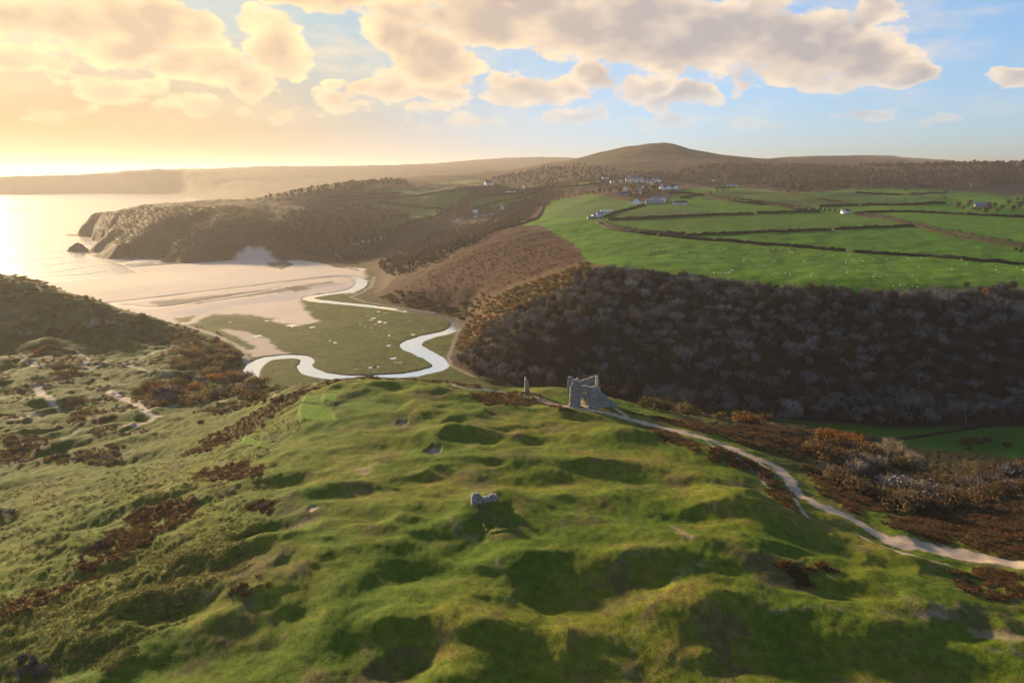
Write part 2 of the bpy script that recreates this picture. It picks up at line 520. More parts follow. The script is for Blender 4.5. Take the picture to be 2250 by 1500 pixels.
for m in [(1092, 1112, 59, 12, 11, 3.4, 0), (1090, 1147, 60, 6, 4, -2.2, 8), (1115, 1128, 60, 4, 2.5, -1.2, 0),
          (430, 1325, 57, 8, 5, -3.4, 25), (920, 1425, 61, 6, 6, -4.0, 0), (640, 1330, 59, 7, 6, -3.5, 0), (815, 1145, 58, 7, 4, -2.8, 10),
          (1240, 1310, 61, 15, 10, -5.0, -10), (950, 1245, 60, 10, 8, -3.6, 10), (1150, 1225, 60, 13, 3.5, 1.8, 0), (1380, 1230, 60, 14, 4, 2.2, 5),
          (590, 1165, 57, 9, 4, -2.6, 15), (560, 1200, 57, 11, 3, 1.4, 15),
          (1640, 1125, 56, 14, 10, 4.5, -10), (1500, 1150, 57, 8, 5, -2.2, 0), (1390, 965, 53, 15, 8, 4.2, 5), (1570, 1010, 51, 13, 8, 3.4, -10), (1240, 905, 52, 15, 6, 2.6, 0),
          (960, 868, 53, 11, 8, 3.4, 0), (860, 848, 54, 14, 7, 2.6, 0), (1000, 955, 55, 13, 7, 3.4, 0), (1190, 975, 55, 14, 7, -3.0, 0), (860, 985, 55, 12, 7, -2.6, 0),
          (1040, 1015, 56, 26, 4, 2.2, 0), (1280, 1025, 56, 22, 4, 2.0, 0), (1180, 1065, 57, 22, 6, -2.6, 0), (820, 1085, 57, 14, 6, -2.0, 10),
          (640, 1050, 55, 14, 6, -2.8, 10), (690, 1085, 56, 14, 4, 1.6, 15), (870, 905, 54, 9, 5, -1.6, 0), (780, 905, 54, 12, 5, 0.9, 0),
          (390, 1120, 51, 13, 6, -2.6, 30), (330, 1090, 48, 18, 5, 2.2, 30), (200, 1250, 51, 14, 5, -2.2, 30), (500, 1240, 57, 9, 3.5, -2.0, 25),
          (300, 950, 35, 10, 6, 2.4, 20), (290, 1000, 38, 12, 5, -2.4, 20), (120, 1000, 31, 10, 6, 2.4, 20), (110, 885, 21, 16, 12, 5, 0), (40, 960, 24, 15, 10, 3.2, 0),
          (100, 765, 14, 24, 16, 8, 0), (250, 755, 10, 22, 12, 5, 0), (360, 830, 14, 16, 9, 4.5, 20), (220, 800, 13, 14, 9, 3, 0), (30, 800, 16, 16, 12, 3, 0),
          (310, 920, 26, 12, 7, 2.2, 10), (40, 1060, 33, 14, 6, 2.4, 30), (180, 880, 22, 14, 6, 2.0, -20), (1000, 1400, 62, 12, 9, 2.0, 0), (720, 1290, 60, 14, 5, 1.6, 20),
          (780, 1420, 61, 9, 7, -2.4, 0), (1450, 1440, 61, 12, 8, -2.6, 0), (1700, 1400, 60, 14, 7, -3.0, 0), (1560, 1320, 60, 12, 6, 1.8, 0), (1900, 1380, 57, 12, 6, 1.6, 0),
          (1800, 1300, 57, 12, 6, -2.4, 0), (2120, 1340, 53, 14, 7, 2.0, 0), (2000, 1240, 51, 10, 5, 1.4, -20), (1280, 1450, 62, 9, 6, -2.2, 0), (2000, 1460, 58, 13, 7, -2.4, 0),
          (1420, 1060, 56, 12, 6, -2.6, 0), (1330, 1130, 58, 13, 5, -2.2, -20), (1520, 1060, 55, 9, 4, 1.6, 0), (200, 1400, 55, 15, 5, 1.8, 30), (350, 1460, 57, 14, 5, -1.8, 30),
          (1480, 1200, 59, 13, 5, 1.5, 0), (1200, 1370, 62, 14, 5, 2.0, 0), (560, 1420, 59, 11, 7, -2.4, 20), (300, 1330, 54, 16, 5, 1.6, 30)]:
    mound(*m)

BUNKERS = [(*P(951, 989, 55.5), 2.9, 1.5), (*P(884, 931, 54.5), 2.2, 1.0), (*P(688, 1122, 57), 1.5, .5)]


def height(x, y):
    """Height of the land at world x, y (arrays)."""
    D = np.hypot(x, y)
    A = np.arctan2(x, y)
    z = grid_lookup(GZ, GA, GL, A, np.log(np.maximum(D, 26)))
    # masks
    nearD = np.interp(A, NEAR_A, NEAR_D)
    near = sstep(20, -20, D - nearD)
    # low foreground dunes
    plate = near * sstep(28, 46, z) * sstep(760, 620, D)
    ldune = near * (1 - sstep(24, 40, z)) * sstep(900, 780, D)
    n1 = fbm(x, y * 1.45, 34, 3, 3, 0.45)
    n2 = fbm(x + 60, y * 1.3, 13, 2, 9)
    ridg = 1 - np.abs(fbm(x - y * 0.35, y * 1.5 + x * 0.2, 46, 3, 21))
    z = z + plate * (1.5 * n1 + 0.75 * n2 + 0.06 * fbm(x, y, 6, 2, 13) + 2.0 * (ridg - 0.75) + 1.25 * (.7 - np.abs(fbm(x + y * .3, y * 1.3, 24, 2, 25)))) * (0.75 + 0.45 * fbm(x, y, 90, 2, 33))
    wx_ = x + 9 * fbm(x, y, 30, 2, 43)
    wy_ = y + 9 * fbm(x + 50, y, 30, 2, 44)
    z = z + ldune * (2.6 * fbm(wx_, wy_, 44, 5, 41, 0.55) + 2.6 * (.75 - np.abs(fbm(wx_, wy_ * 1.15, 26, 5, 47, .6))) + .35 * fbm(x, y, 5, 2, 49))
    z = z + near * sstep(620, 680, D) * sstep(16, 30, z) * (2.6 * fbm(x, y, 34, 4, 51) - 1.5)
    hill = 1 - near
    z = z + hill * sstep(4, 20, z) * (sstep(900, 1500, D) * 4.0 * fbm(x, y, 120, 4, 55) + sstep(2500, 4000, D) * 8 * fbm(x, y, 700, 4, 58)
                                      + (1 - sstep(70, 90, z)) * 1.2 * fbm(x, y, 30, 3, 59))
    for (mx, my, rx, ry, h, r) in MOUNDS:
        m = (np.abs(x - mx) < 60) & (np.abs(y - my) < 60)
        if not m.any():
            continue
        dx, dy = x[m] - mx, y[m] - my
        a = (dx * cos(r) + dy * sin(r)) / rx
        b = (-dx * sin(r) + dy * cos(r)) / ry
        z[m] += (h * (.75 if h < 0 else .9) if abs(h) > 1.5 and h != 3.4 else h) * np.exp(-(a * a + b * b) * 0.95)
    # valley floor
    low = 3.4 + 0.22 * fbm(x, y, 40, 3, 61) + 4.5 * sstep(60, 320, x) * (D < 640)
    reg = (D > 300) & (D < 6500)
    sdl = np.full(x.shape, 500.0)
    sds = np.full(x.shape, 500.0)
    xr, yr = x[reg], y[reg]
    bn = bank_noise(xr, yr, 26, 3.0, 71) * sstep(300, 600, np.hypot(xr, yr))
    sdl[reg] = poly_sd(xr, yr, LOW) + bn
    sds[reg] = poly_sd(xr, yr, SEA) + bn * 0.8 + sstep(1300, 1500, np.hypot(xr, yr)) * bank_noise(xr, yr, 60, 7, 73)
    low = np.minimum(low, 0.15 + 0.022 * np.maximum(sds, 0))
    Lw = 34 - -14 * sstep(1150, 1300, D) * (x < -300)
    z = low + np.maximum(z - low, 0.15) * sstep(0, 1, np.clip(sdl, 0, None) / Lw)
    z = np.where(sdl <= 0, low, z)
    # sea bed and cliffs
    rock = (D > 1250) & (D < 2400) & (A < azel(420, 500)[0])
    cl = np.where(rock, np.clip(sds / 30, 0, 1) ** .6, np.where(D > 3000, sstep(0, 220, sds), 1.0))
    z = np.where(sds > 0, np.where(D < 3000, np.where(rock, 0.1 + (z - 0.1) * cl, z), 0.3 + np.maximum(z - .3, .2) * cl), np.maximum(-6.0, 0.06 * sds - 0.1))
    rk = rock & (sds > 0)
    if rk.any():
        z[rk] += (3.6 * fbm(x[rk], y[rk], 70, 4, 81, .5) - 1.0) * sstep(0, 25, sds[rk])
    # water courses
    m = (D > 280) & (D < 1300)
    xr, yr = x[m], y[m]
    d = line_d(xr, yr, RIV_XY, RIV_W) + bank_noise(xr, yr, 13, 1.1, 91)
    d = np.minimum(d, line_d(xr, yr, RIV2[:, :2], RIV2[:, 2]))
    d = np.minimum(d, line_d(xr, yr, SIDECH[:, :2], SIDECH[:, 2]) + bank_noise(xr, yr, 9, 1.6, 95))
    zz = z[m]
    zz = np.where(d < 2.5, np.minimum(zz, 2.35 + 1.1 * sstep(-1.0, 2.5, d) * 1.0 + np.maximum(0, zz - 3.4) * sstep(0, 2.5, d)), zz)
    d2 = line_d(xr, yr, BROOK[:, :2], BROOK[:, 2]) + bank_noise(xr, yr, 7, 1.0, 93)
    zz = zz - 1.4 * sstep(1.0, -1.0, d2)
    for (px, py, r) in POOLS:
        q = np.hypot(xr - px, (yr - py)) / r + 0.5 * fbm(xr, yr, 4, 2, 97) - 1
        k = q < 0.6
        zz[k] = np.where(q[k] < 0, np.minimum(zz[k], 3.05), zz[k])
    z[m] = zz
    for (bx, by, r, dep) in BUNKERS:
        k = (np.abs(x - bx) < 12) & (np.abs(y - by) < 12)
        if k.any():
            q = np.hypot((x[k] - bx) / r, (y[k] - by) / (r * 1.25)) + 0.15 * fbm(x[k], y[k], 2.5, 2, 99)
            z[k] -= dep * sstep(1.15, 0.8, q)
    return z


# polar sheet of the land: spacing grows with distance so that near dunes are fine
colA = np.arange(-0.80, 0.8001, 0.0020)
ext = 0.80 + np.cumsum(np.linspace(0.004, 0.075, 28))
colA = np.concatenate([-ext[::-1], colA, ext])
rows = [30.0]
while rows[-1] < 12800:
    r = rows[-1]
    q = 60 if r < 92 else (230 if r < 600 else (220 if r < 1500 else (130 if r < 3500 else 70)))
    rows.append(r * (1 + 1.0 / q))
rowD = np.array(rows)
NA, NR = len(colA), len(rowD)
AA, DD = np.meshgrid(colA, rowD, indexing='ij')
X = np.sin(AA) * DD
Y = np.cos(AA) * DD
Z = height(X.ravel(), Y.ravel()).reshape(NA, NR)
LROW = np.log(rowD)


def H(x, y):
    """Height of the finished sheet (bilinear), arrays or floats."""
    x = np.atleast_1d(np.asarray(x, float))
    y = np.atleast_1d(np.asarray(y, float))
    fa = np.interp(np.arctan2(x, y), colA, np.arange(NA))
    fr = np.interp(np.log(np.hypot(x, y)), LROW, np.arange(NR))
    i = np.clip(fa.astype(int), 0, NA - 2)
    j = np.clip(fr.astype(int), 0, NR - 2)
    s, t = fa - i, fr - j
    return (Z[i, j] * (1 - s) + Z[i + 1, j] * s) * (1 - t) + (Z[i, j + 1] * (1 - s) + Z[i + 1, j + 1] * s) * t


def G(u, v, dmin=60.0):
    """Where the sight line through a picture point first meets the land (or the sea)."""
    x, y, w = ray(u, v)
    h = math.hypot(x, y)
    D = np.exp(np.linspace(math.log(dmin), math.log(12500), 2600))
    px, py, pz = x / h * D, y / h * D, CAM_Z + w / h * D
    g = np.maximum(H(px, py), 0.0)
    k = np.nonzero(pz < g)[0]
    if len(k) == 0:
        i = len(D) - 1
    else:
        i = k[0]
        if i > 0:
            a, b = pz[i - 1] - g[i - 1], pz[i] - g[i]
            t = a / (a - b)
            return (px[i - 1] + (px[i] - px[i - 1]) * t, py[i - 1] + (py[i] - py[i - 1]) * t)
    return (px[i], py[i])
# ------------------------------------------------------------------ land cover
def gpoly(rows):
    return [G(u, v) for (u, v) in rows]


xs, ys, zs = X.ravel(), Y.ravel(), Z.ravel()
Ds = DD.ravel()
As = AA.ravel()
sdl = np.full(xs.shape, 500.0)
sds = np.full(xs.shape, 500.0)
reg = (Ds > 300) & (Ds < 6500)
sdl[reg] = poly_sd(xs[reg], ys[reg], LOW)
sds[reg] = poly_sd(xs[reg], ys[reg], SEA)
near = Ds < np.interp(As, NEAR_A, NEAR_D)
NZ1 = fbm(xs, ys, 45, 4, 101)
NZ2 = fbm(xs, ys, 9, 3, 103)
NZ3 = fbm(xs, ys, 2.2, 2, 105)
NZ4 = fbm(xs, ys, 220, 4, 107)

CL = np.zeros(xs.shape, np.int32)      # class per vertex
NAMES = ['dune_grassland', 'beach', 'salt_marsh', 'pasture', 'hillside', 'footpath', 'sand_bunker', 'far_hills', 'valley_meadow', 'river_bed']


def C(r, g, b):
    return np.array([r, g, b])


col = np.zeros((len(xs), 3))


def paint(mask, c):
    """Blend a cover's own colour in by weight (0..1)."""
    global col
    m = np.clip(mask, 0, 1)[:, None]
    col = col * (1 - m) + np.asarray(c) * m


def cover(poly, soft, wob=0.0, scale=9, seed=111, sel=None):
    """Weight 1 inside an outline on the ground, with an uneven edge."""
    poly = np.asarray(poly)
    lo, hi = poly.min(0) - soft - wob - 5, poly.max(0) + soft + wob + 5
    w = np.zeros(xs.shape)
    k = (xs > lo[0]) & (xs < hi[0]) & (ys > lo[1]) & (ys < hi[1])
    if sel is not None:
        k &= sel
    if k.any():
        d = poly_sd(xs[k], ys[k], poly)
        if wob:
            d = d + wob * fbm(xs[k], ys[k], scale, 3, seed)
        w[k] = sstep(soft, -soft, d)
    return w


def strip(pts, widths, soft, wob=0.0, scale=9, seed=113):
    pts = np.asarray(pts)
    lo, hi = pts.min(0) - 30, pts.max(0) + 30
    w = np.zeros(xs.shape)
    k = (xs > lo[0]) & (xs < hi[0]) & (ys > lo[1]) & (ys < hi[1])
    d = line_d(xs[k], ys[k], pts, widths)
    if wob:
        d = d + wob * fbm(xs[k], ys[k], scale, 3, seed)
    w[k] = sstep(soft, -soft, d)
    return w


n2 = lambda a: np.clip(0.5 + a, 0, 1)[:, None]
# near land: turf with drier and lusher patches
GRASS = C(.060, .098, .008) * (1 - n2(NZ1 * 1.3)) + C(.104, .116, .012) * n2(NZ1 * 1.3)
DRY = C(.148, .112, .032)
col[:] = GRASS
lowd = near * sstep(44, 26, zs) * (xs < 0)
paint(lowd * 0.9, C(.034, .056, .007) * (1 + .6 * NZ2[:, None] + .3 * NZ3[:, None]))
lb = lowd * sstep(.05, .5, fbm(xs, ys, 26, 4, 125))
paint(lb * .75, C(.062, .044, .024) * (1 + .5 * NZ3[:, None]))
dryw = sstep(.10, .75, NZ2 * 0.7 + NZ1 * 0.5 + 0.25 * NZ3 + 0.25 * np.clip(fbm(xs, ys, 30, 3, 121), -1, 1))
paint(near * dryw * 0.72 * (1 - .75 * lowd), DRY)
heath = sstep(.20, .65, fbm(xs, ys, 17, 4, 123) + .25 * NZ3) * near * (1 - lowd)
paint(heath * 0.65, C(.088, .064, .034))
# dark hillside colours beyond the valley
HILLC = C(.070, .040, .025) * (1 - n2(NZ2)) + C(.078, .052, .028) * n2(NZ2)
far = ~near
CL[far] = 4
col[far] = HILLC[far]
BRK = C(.112, .042, .020)
BRK2 = C(.080, .048, .022)
brc = .72 * BRK * (1 - n2(NZ2 * 1.2)) + .72 * BRK2 * n2(NZ2 * 1.2)


# ---- valley: marsh, sand, meadow
inlow = (sdl < 0)
CL[inlow] = 2
MARSH = (C(.058, .068, .016) * (1 - n2(NZ1)) + C(.076, .088, .020) * n2(NZ1)) * (1 + .35 * NZ2[:, None])
col[inlow] = MARSH[inlow]
SAND = C(.49, .395, .32)
WET = C(.20, .150, .120)
beach_poly = trace([(-700, 575), (100, 560), (190, 555), (240, 562), (330, 562), (380, 576), (450, 572), (520, 566), (545, 540), (640, 545), (660, 570), (720, 580),
                    (800, 590), (806, 620), (780, 645), (700, 645), (660, 660), (680, 690), (700, 708), (650, 716), (560, 700), (470, 690), (420, 712), (370, 720), (-700, 680)], 3.0)
bw = cover(beach_poly, 4, 5, 22, 131, sel=sdl < np.where(Ds > 1100, 1.5, 9))
paint(bw, SAND * (1 + 0.10 * NZ4[:, None]))
CL[bw > .5] = 1
# damp dark flats between the channels, dry pale bars
wetp = cover(trace([(330, 664), (420, 655), (540, 642), (640, 630), (730, 618), (745, 625), (640, 640), (520, 655), (430, 668), (350, 676)], 3.0), 3, 4, 14, 133)
paint(wetp * 0.85, C(.115, .090, .078))
greyp = cover(trace([(360, 690), (480, 668), (600, 648), (700, 625), (770, 620), (760, 636), (690, 642), (640, 660), (520, 672), (420, 695)], 3.0), 4, 4, 14, 135)
paint(greyp * 0.75, C(.36, .32, .31))
edge = strip([tuple(p) for p in RIV_XY[-40:]], RIV_W[-40:] + 13, 3, 2, 10, 137)
paint(edge * bw * 0.5, C(.30, .24, .20))
damp = sstep(34, 4, sds) * bw
paint(damp * 0.5, C(.42, .34, .27))
for q in [[(470, 695), (520, 690), (570, 695), (610, 702), (580, 710), (500, 707)], [(500, 715), (560, 709), (620, 715), (640, 722), (600, 728), (520, 724)],
          [(385, 700), (430, 695), (420, 705), (390, 710)], [(615, 632), (660, 630), (690, 634), (650, 641)], [(585, 574), (625, 570), (645, 582), (620, 592), (590, 586)]]:
    w = cover(trace(q, 3.0), 2, 4, 9, 139)
    paint(w * 0.9, C(.085, .070, .030))
    CL[w > .5] = 2
sl = cover(gpoly([(505, 574), (525, 556), (545, 545), (570, 543), (590, 552), (600, 566), (615, 575), (560, 580)]), 5, 6, 16, 140)
paint(sl * .9, SAND)
CL[sl > .5] = 1
sandp = [[(480, 722), (540, 728), (590, 745), (610, 765), (640, 778), (560, 782), (560, 760), (520, 740)], [(535, 770), (570, 765), (600, 778), (560, 784)]]
for q in sandp:
    w = cover(trace(q, 3.5), 2.5, 3, 9, 141)
    paint(w, SAND * 0.8)
    CL[w > .5] = 1
mead = inlow & (xs > 20) & (Ds < 600)
CL[mead] = 8
paint(mead * 1.0, C(.036, .094, .011) * (0.9 + 0.2 * NZ1[:, None]))
wp = strip([P(u, v, 7) for u, v in [(1100, 836), (1250, 852), (1400, 874), (1520, 892), (1700, 912), (1850, 924)]], [3] * 6, 1.5, 1.5, 9, 143)
paint(wp * 0.6, C(.20, .17, .14))
bed = zs < 3.0
k = inlow & bed & (CL != 8) & (sds > 3) & (bw < .5)
CL[k] = 9
paint(k * 1.0, C(.085, .062, .045))
bank = strip([tuple(p) for p in RIV_XY[:150]], RIV_W[:150] + 5, 1.2, 1.0, 5, 145) * (zs > 3.0)
paint(bank * 0.7 * (1 - bw), C(.070, .055, .038))
# pale shore path along the foot of the spurs
sp = strip([P(u, v, 3.6) for u, v in [(1120, 838), (1040, 826), (990, 802), (985, 785), (998, 750), (1012, 712), (1000, 697), (950, 686), (880, 676), (800, 662), (770, 652), (790, 645), (815, 630), (822, 608)]],
           [3.2, 3.2, 3, 3, 3, 3.5, 4, 3, 3, 3.5, 5, 4, 5, 5], 1.0, 1.0, 7, 147)
paint(sp * 0.85, C(.26, .215, .165))
CL[(sp > .5) & (CL != 9)] = 5

# ---- fields on the plateau
plateau = gpoly([(1300, 580), (1262, 535), (1205, 505), (1130, 494), (1180, 478), (1205, 440), (1240, 434), (1330, 432), (1380, 442), (1450, 450), (1480, 430),
                 (1560, 412), (1640, 412), (1740, 424), (1900, 414), (2080, 418), (2250, 432), (2600, 440)]) + [P(2650, 648, 64), P(2250, 648, 64.5), P(2000, 656, 63), P(1800, 649, 63),
                 P(1600, 633, 64), P(1400, 610, 66)]
pf = cover(plateau, 3, 2, 20, 151)
FIELD = C(.046, .122, .006) * (1 - n2(NZ4)) + C(.060, .124, .008) * n2(NZ4)
paint(pf, FIELD * (1 + 0.12 * NZ2[:, None] * 0.5))
CL[pf > .5] = 3
tints = [([(1330, 487), (1410, 509), (1510, 518), (1820, 506), (2003, 496), (1880, 474), (1660, 470)], (.058, .116, .010)),
         ([(1450, 517), (1520, 520), (1820, 508), (2010, 498), (2250, 545), (2250, 578), (1870, 552), (1580, 529)], (.046, .112, .007)),
         ([(1650, 413), (1725, 424), (1885, 451), (1790, 455), (1740, 456), (1560, 427)], (.060, .086, .022)),
         ([(1760, 425), (1890, 424), (2075, 437), (2075, 446), (1890, 450)], (.038, .084, .020)),
         ([(1880, 472), (2118, 473), (2250, 478), (2250, 540), (2080, 514), (1970, 487)], (.052, .114, .008)),
         ([(1205, 440), (1330, 432), (1378, 445), (1310, 480), (1200, 478)], (.050, .090, .016)),
         ([(1330, 475), (1440, 456), (1560, 464), (1600, 469), (1400, 478)], (.050, .084, .022))]
for q, c in tints:
    w = cover(gpoly(q), 1.5, 1.5, 25, 153, sel=pf > .3)
    paint(w * 0.9, C(*c) * (1 + 0.10 * NZ4[:, None] + 0.06 * NZ2[:, None]))
# fields up to the left of the village
lf = [([(850, 440), (900, 430), (1000, 420), (1030, 428), (1010, 442), (980, 458), (870, 446)], (.072, .118, .030)),
      ([(815, 455), (850, 446), (970, 460), (930, 480), (905, 490), (880, 470)], (.074, .118, .030)),
      ([(860, 428), (960, 416), (1000, 416), (930, 426)], (.078, .112, .034)),
      ([(1030, 448), (1060, 430), (1130, 425), (1170, 430), (1100, 446), (1040, 456)], (.074, .118, .030)),
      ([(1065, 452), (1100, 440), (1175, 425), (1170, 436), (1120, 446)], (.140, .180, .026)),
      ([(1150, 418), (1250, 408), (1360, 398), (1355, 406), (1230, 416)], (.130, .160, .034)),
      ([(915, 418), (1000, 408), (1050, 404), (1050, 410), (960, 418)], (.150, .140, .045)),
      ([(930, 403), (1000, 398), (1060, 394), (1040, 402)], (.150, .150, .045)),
      ([(700, 445), (800, 435), (890, 430), (820, 440), (740, 450)], (.105, .082, .050)),
      ([(720, 432), (850, 426), (1000, 412), (920, 420), (800, 430)], (.080, .108, .036)),
      ([(1100, 412), (1180, 404), (1180, 410), (1120, 418)], (.075, .095, .034)),
      ([(810, 495), (850, 490), (905, 482), (880, 496), (830, 505)], (.070, .080, .030))]
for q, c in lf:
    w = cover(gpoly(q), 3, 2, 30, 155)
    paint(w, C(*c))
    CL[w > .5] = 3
# rust bracken on the spur and the hill behind
br = cover(gpoly([(835, 645), (880, 620), (960, 580), (1050, 538), (1130, 498), (1190, 455), (1205, 445), (1200, 480), (1160, 505), (1230, 515), (1290, 560), (1250, 590), (1150, 630),
                  (1050, 660), (960, 668), (900, 660)]), 8, 8, 30, 157, sel=far & (pf < .5))
paint(br * 0.9, brc * 0.66 + C(.004, 0, .003))
ridge = cover(gpoly([(1010, 745), (1045, 680), (1100, 640), (1200, 598), (1296, 575), (1300, 600), (1200, 650), (1120, 700), (1060, 760)]), 8, 8, 20, 159, sel=far & (pf < .5))
paint(ridge * 0.6, C(.105, .062, .026))
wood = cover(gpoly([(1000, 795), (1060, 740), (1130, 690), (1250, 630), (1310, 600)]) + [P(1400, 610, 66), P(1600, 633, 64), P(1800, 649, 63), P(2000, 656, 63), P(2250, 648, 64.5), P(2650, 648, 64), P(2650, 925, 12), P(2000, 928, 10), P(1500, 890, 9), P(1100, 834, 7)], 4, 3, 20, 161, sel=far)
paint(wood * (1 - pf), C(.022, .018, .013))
# moor hill
moor = far & (Ds > 2300) & (Ds < 4500) & (As > azel(1210, 500)[0]) & (As < azel(1760, 500)[0])
paint(moor * sstep(150, 185, zs) * 0.9, C(.105, .060, .032) * (1 - n2(NZ4)) + C(.075, .060, .032) * n2(NZ4))
mt = strip(gpoly([(1422, 322), (1440, 335), (1470, 345), (1500, 352), (1540, 356)]), [10] * 5, 4, 3, 40, 163)
paint(mt * 0.5, C(.13, .12, .055))
CL[(Ds > 2350) & far & (CL == 4)] = 7
# headland rock by the sea
rockw = ((Ds > 1250) & (Ds < 2400) & (As < azel(430, 500)[0]) & (sds > 0)) * sstep(42, 8, sds)
paint(rockw * (1 - bw), C(.052, .040, .032) * (1 + 0.35 * NZ2[:, None]))

# ---- near land: bracken, sand, path, tees
scrub = near * sstep(20, 34, zs) * sstep(620, 660, Ds)
scrub = np.maximum(scrub, cover(trace([(-700, 600), (0, 600), (150, 645), (330, 700), (430, 722), (400, 735), (330, 742), (200, 738), (60, 742), (-300, 750)], 12), 10, 10, 25, 165, sel=near))
paint(scrub * 0.7, C(.110, .092, .034) * (1 + 0.5 * NZ2[:, None] + .3 * NZ1[:, None]))
brack = [[(150, 1252), (215, 1195), (290, 1130), (345, 1105), (440, 1090), (425, 1130), (350, 1175), (250, 1232), (190, 1250)],
         [(418, 1050), (450, 1030), (520, 1018), (590, 1030), (570, 1056), (480, 1058)], [(530, 1112), (575, 1098), (602, 1108), (590, 1126), (545, 1124)],
         [(400, 1003), (450, 960), (540, 915), (620, 872), (700, 845), (690, 858), (620, 900), (540, 955), (460, 990)],
         [(1370, 903), (1480, 922), (1600, 938), (1750, 940), (1810, 985), (1760, 1012), (1700, 1000), (1640, 978), (1560, 955), (1480, 935)],
         [(1400, 935), (1480, 950), (1570, 985), (1660, 1018), (1718, 1060), (1760, 1130), (1715, 1110), (1670, 1050), (1560, 1008), (1450, 968)],
         [(1940, 1135), (2050, 1120), (2250, 1100), (2600, 1090), (2600, 1260), (2250, 1232), (2080, 1195), (1960, 1165)],
         [(1760, 1020), (1850, 1040), (1920, 1090), (1960, 1125), (1880, 1130), (1800, 1085)],
         [(1035, 875), (1080, 860), (1140, 860), (1195, 885), (1130, 892), (1070, 888)], [(1185, 868), (1260, 905), (1230, 905), (1170, 880)],
         [(620, 862), (700, 838), (830, 826), (960, 830), (1060, 852), (960, 842), (830, 834), (720, 846)],
         [(0, 985), (60, 960), (130, 965), (80, 1000), (0, 1020)], [(60, 780), (110, 755), (160, 775), (120, 800)], [(160, 915), (260, 905), (240, 930), (170, 935)],
         [(500, 1300), (560, 1265), (600, 1275), (560, 1305)], [(0, 1330), (120, 1290), (240, 1260), (150, 1300), (0, 1370)],
         [(2080, 1245), (2180, 1250), (2250, 1270), (2250, 1310), (2120, 1300)], [(1700, 1240), (1800, 1230), (1850, 1260), (1760, 1280)]]
BRW = np.zeros(xs.shape)
for i, q in enumerate(brack):
    w = cover(gpoly(q), 1.2, 3.0, 7, 171 + i, sel=near)
    BRW = np.maximum(BRW, w * (1.0 if i < 9 else 0.75))
BRW *= sstep(-0.75, 0.15, 0.6 * NZ3 + 0.8 * NZ2)
paint(BRW * 0.9, brc * (1 + 0.35 * NZ3[:, None]))
# low-lying slope towards the meadow: brambles
slope = near * sstep(46, 36, zs) * (xs > 40)
paint(slope * 0.85, C(.040, .027, .016) * (1 + 0.4 * NZ2[:, None]))
# rough tussocks on the left
ROUGH = np.maximum(cover([G(-30, 1499), G(250, 1450), G(420, 1330), G(540, 1240), G(580, 1050), G(650, 880), G(560, 870), G(300, 960), G(-30, 1050)], 12, 8, 30, 181, sel=near), 0)
rg = near * ROUGH * sstep(-.1, .5, NZ3 + .3 * NZ2)
paint(rg * 0.45, C(.095, .108, .018))
rd = near * ROUGH * sstep(.15, .6, -NZ3 - .2 * NZ2)
paint(rd * 0.6, C(.045, .045, .016))
# sand blows and tracks in the low dunes
tr = [([(80, 850), (110, 875), (130, 905)], [5, 4, 2]), ([(400, 752), (270, 800), (300, 808), (350, 812)], [2, 4, 4, 2]), ([(180, 800), (200, 812), (245, 792)], [2, 2.5, 2]),
      ([(310, 900), (345, 915), (300, 935), (230, 940)], [3, 4, 3, 2]), ([(50, 790), (80, 805), (130, 800)], [2, 2, 2]), ([(240, 860), (290, 880), (330, 910)], [5, 5, 4]),
      ([(170, 770), (195, 790), (185, 805)], [1.5, 2, 1.5]), ([(0, 780), (40, 770), (80, 800)], [1.5, 1.5, 1.5]), ([(410, 715), (470, 735), (530, 765), (545, 800)], [4, 6, 6, 4]),
      ([(340, 895), (420, 880), (500, 882), (600, 872), (690, 842), (800, 828), (900, 826), (1000, 848), (1100, 860), (1190, 880)], [1.2, 1.2, 1.2, 1.4, 1.6, 1.6, 1.6, 1.6, 1.8, 2.4])]
for q, w_ in tr:
    w = strip([G(u, v) for u, v in q], w_, 0.8, 1.0, 6, 191)
    paint(w * 0.8 * near, SAND * 0.82)
    CL[(w > .6) & near] = 5
blow = near * sstep(10, 24, zs) * sstep(34, 22, zs) * sstep(.28, .6, fbm(xs, ys, 22, 4, 193)) * sstep(280, 330, Ds) * (xs < -60)
paint(blow * 0.45, SAND * 0.75)
# the main sandy track
PATH = smooth_line([(*G(u, v), w) for (u, v, w) in [(1170, 872, 2.2), (1215, 888, 2.6), (1290, 901, 4.5), (1350, 910, 4.5), (1420, 930, 4.2), (1500, 950, 4.6), (1580, 974, 5.0), (1650, 1003, 6.0), (1700, 1022, 6.2),
                    (1728, 1045, 4.2), (1748, 1075, 3.2), (1790, 1105, 3.6), (1850, 1130, 4.0), (1905, 1158, 4.6), (1965, 1188, 5.6), (2050, 1207, 6.0), (2130, 1222, 6.2), (2250, 1240, 6.4), (2420, 1262, 6), (2640, 1290, 6)]], 4)
pw_ = strip(PATH[:, :2], PATH[:, 2] * 1.2, 0.45, 1.6, 4, 195)
for q, w_ in [([(1278, 868), (1280, 885), (1290, 900)], [2, 2, 2.5]), ([(1540, 960), (1600, 990), (1660, 1035), (1690, 1075), (1715, 1095)], [1.4, 1.2, 1.3, 1.2, .8]),
              ([(1640, 1000), (1690, 1030), (1720, 1042)], [2.2, 2, 1.6]), ([(1735, 1085), (1760, 1115), (1775, 1138)], [1.0, 1.0, .6]), ([(1350, 895), (1365, 905), (1380, 918)], [1.5, 2, 1.5]),
              ([(1880, 1168), (1980, 1215), (2080, 1240)], [1.2, 1.5, 1.0])]:
    pw_ = np.maximum(pw_, strip([G(u, v) for u, v in q], w_, 0.4, 0.7, 4, 197))
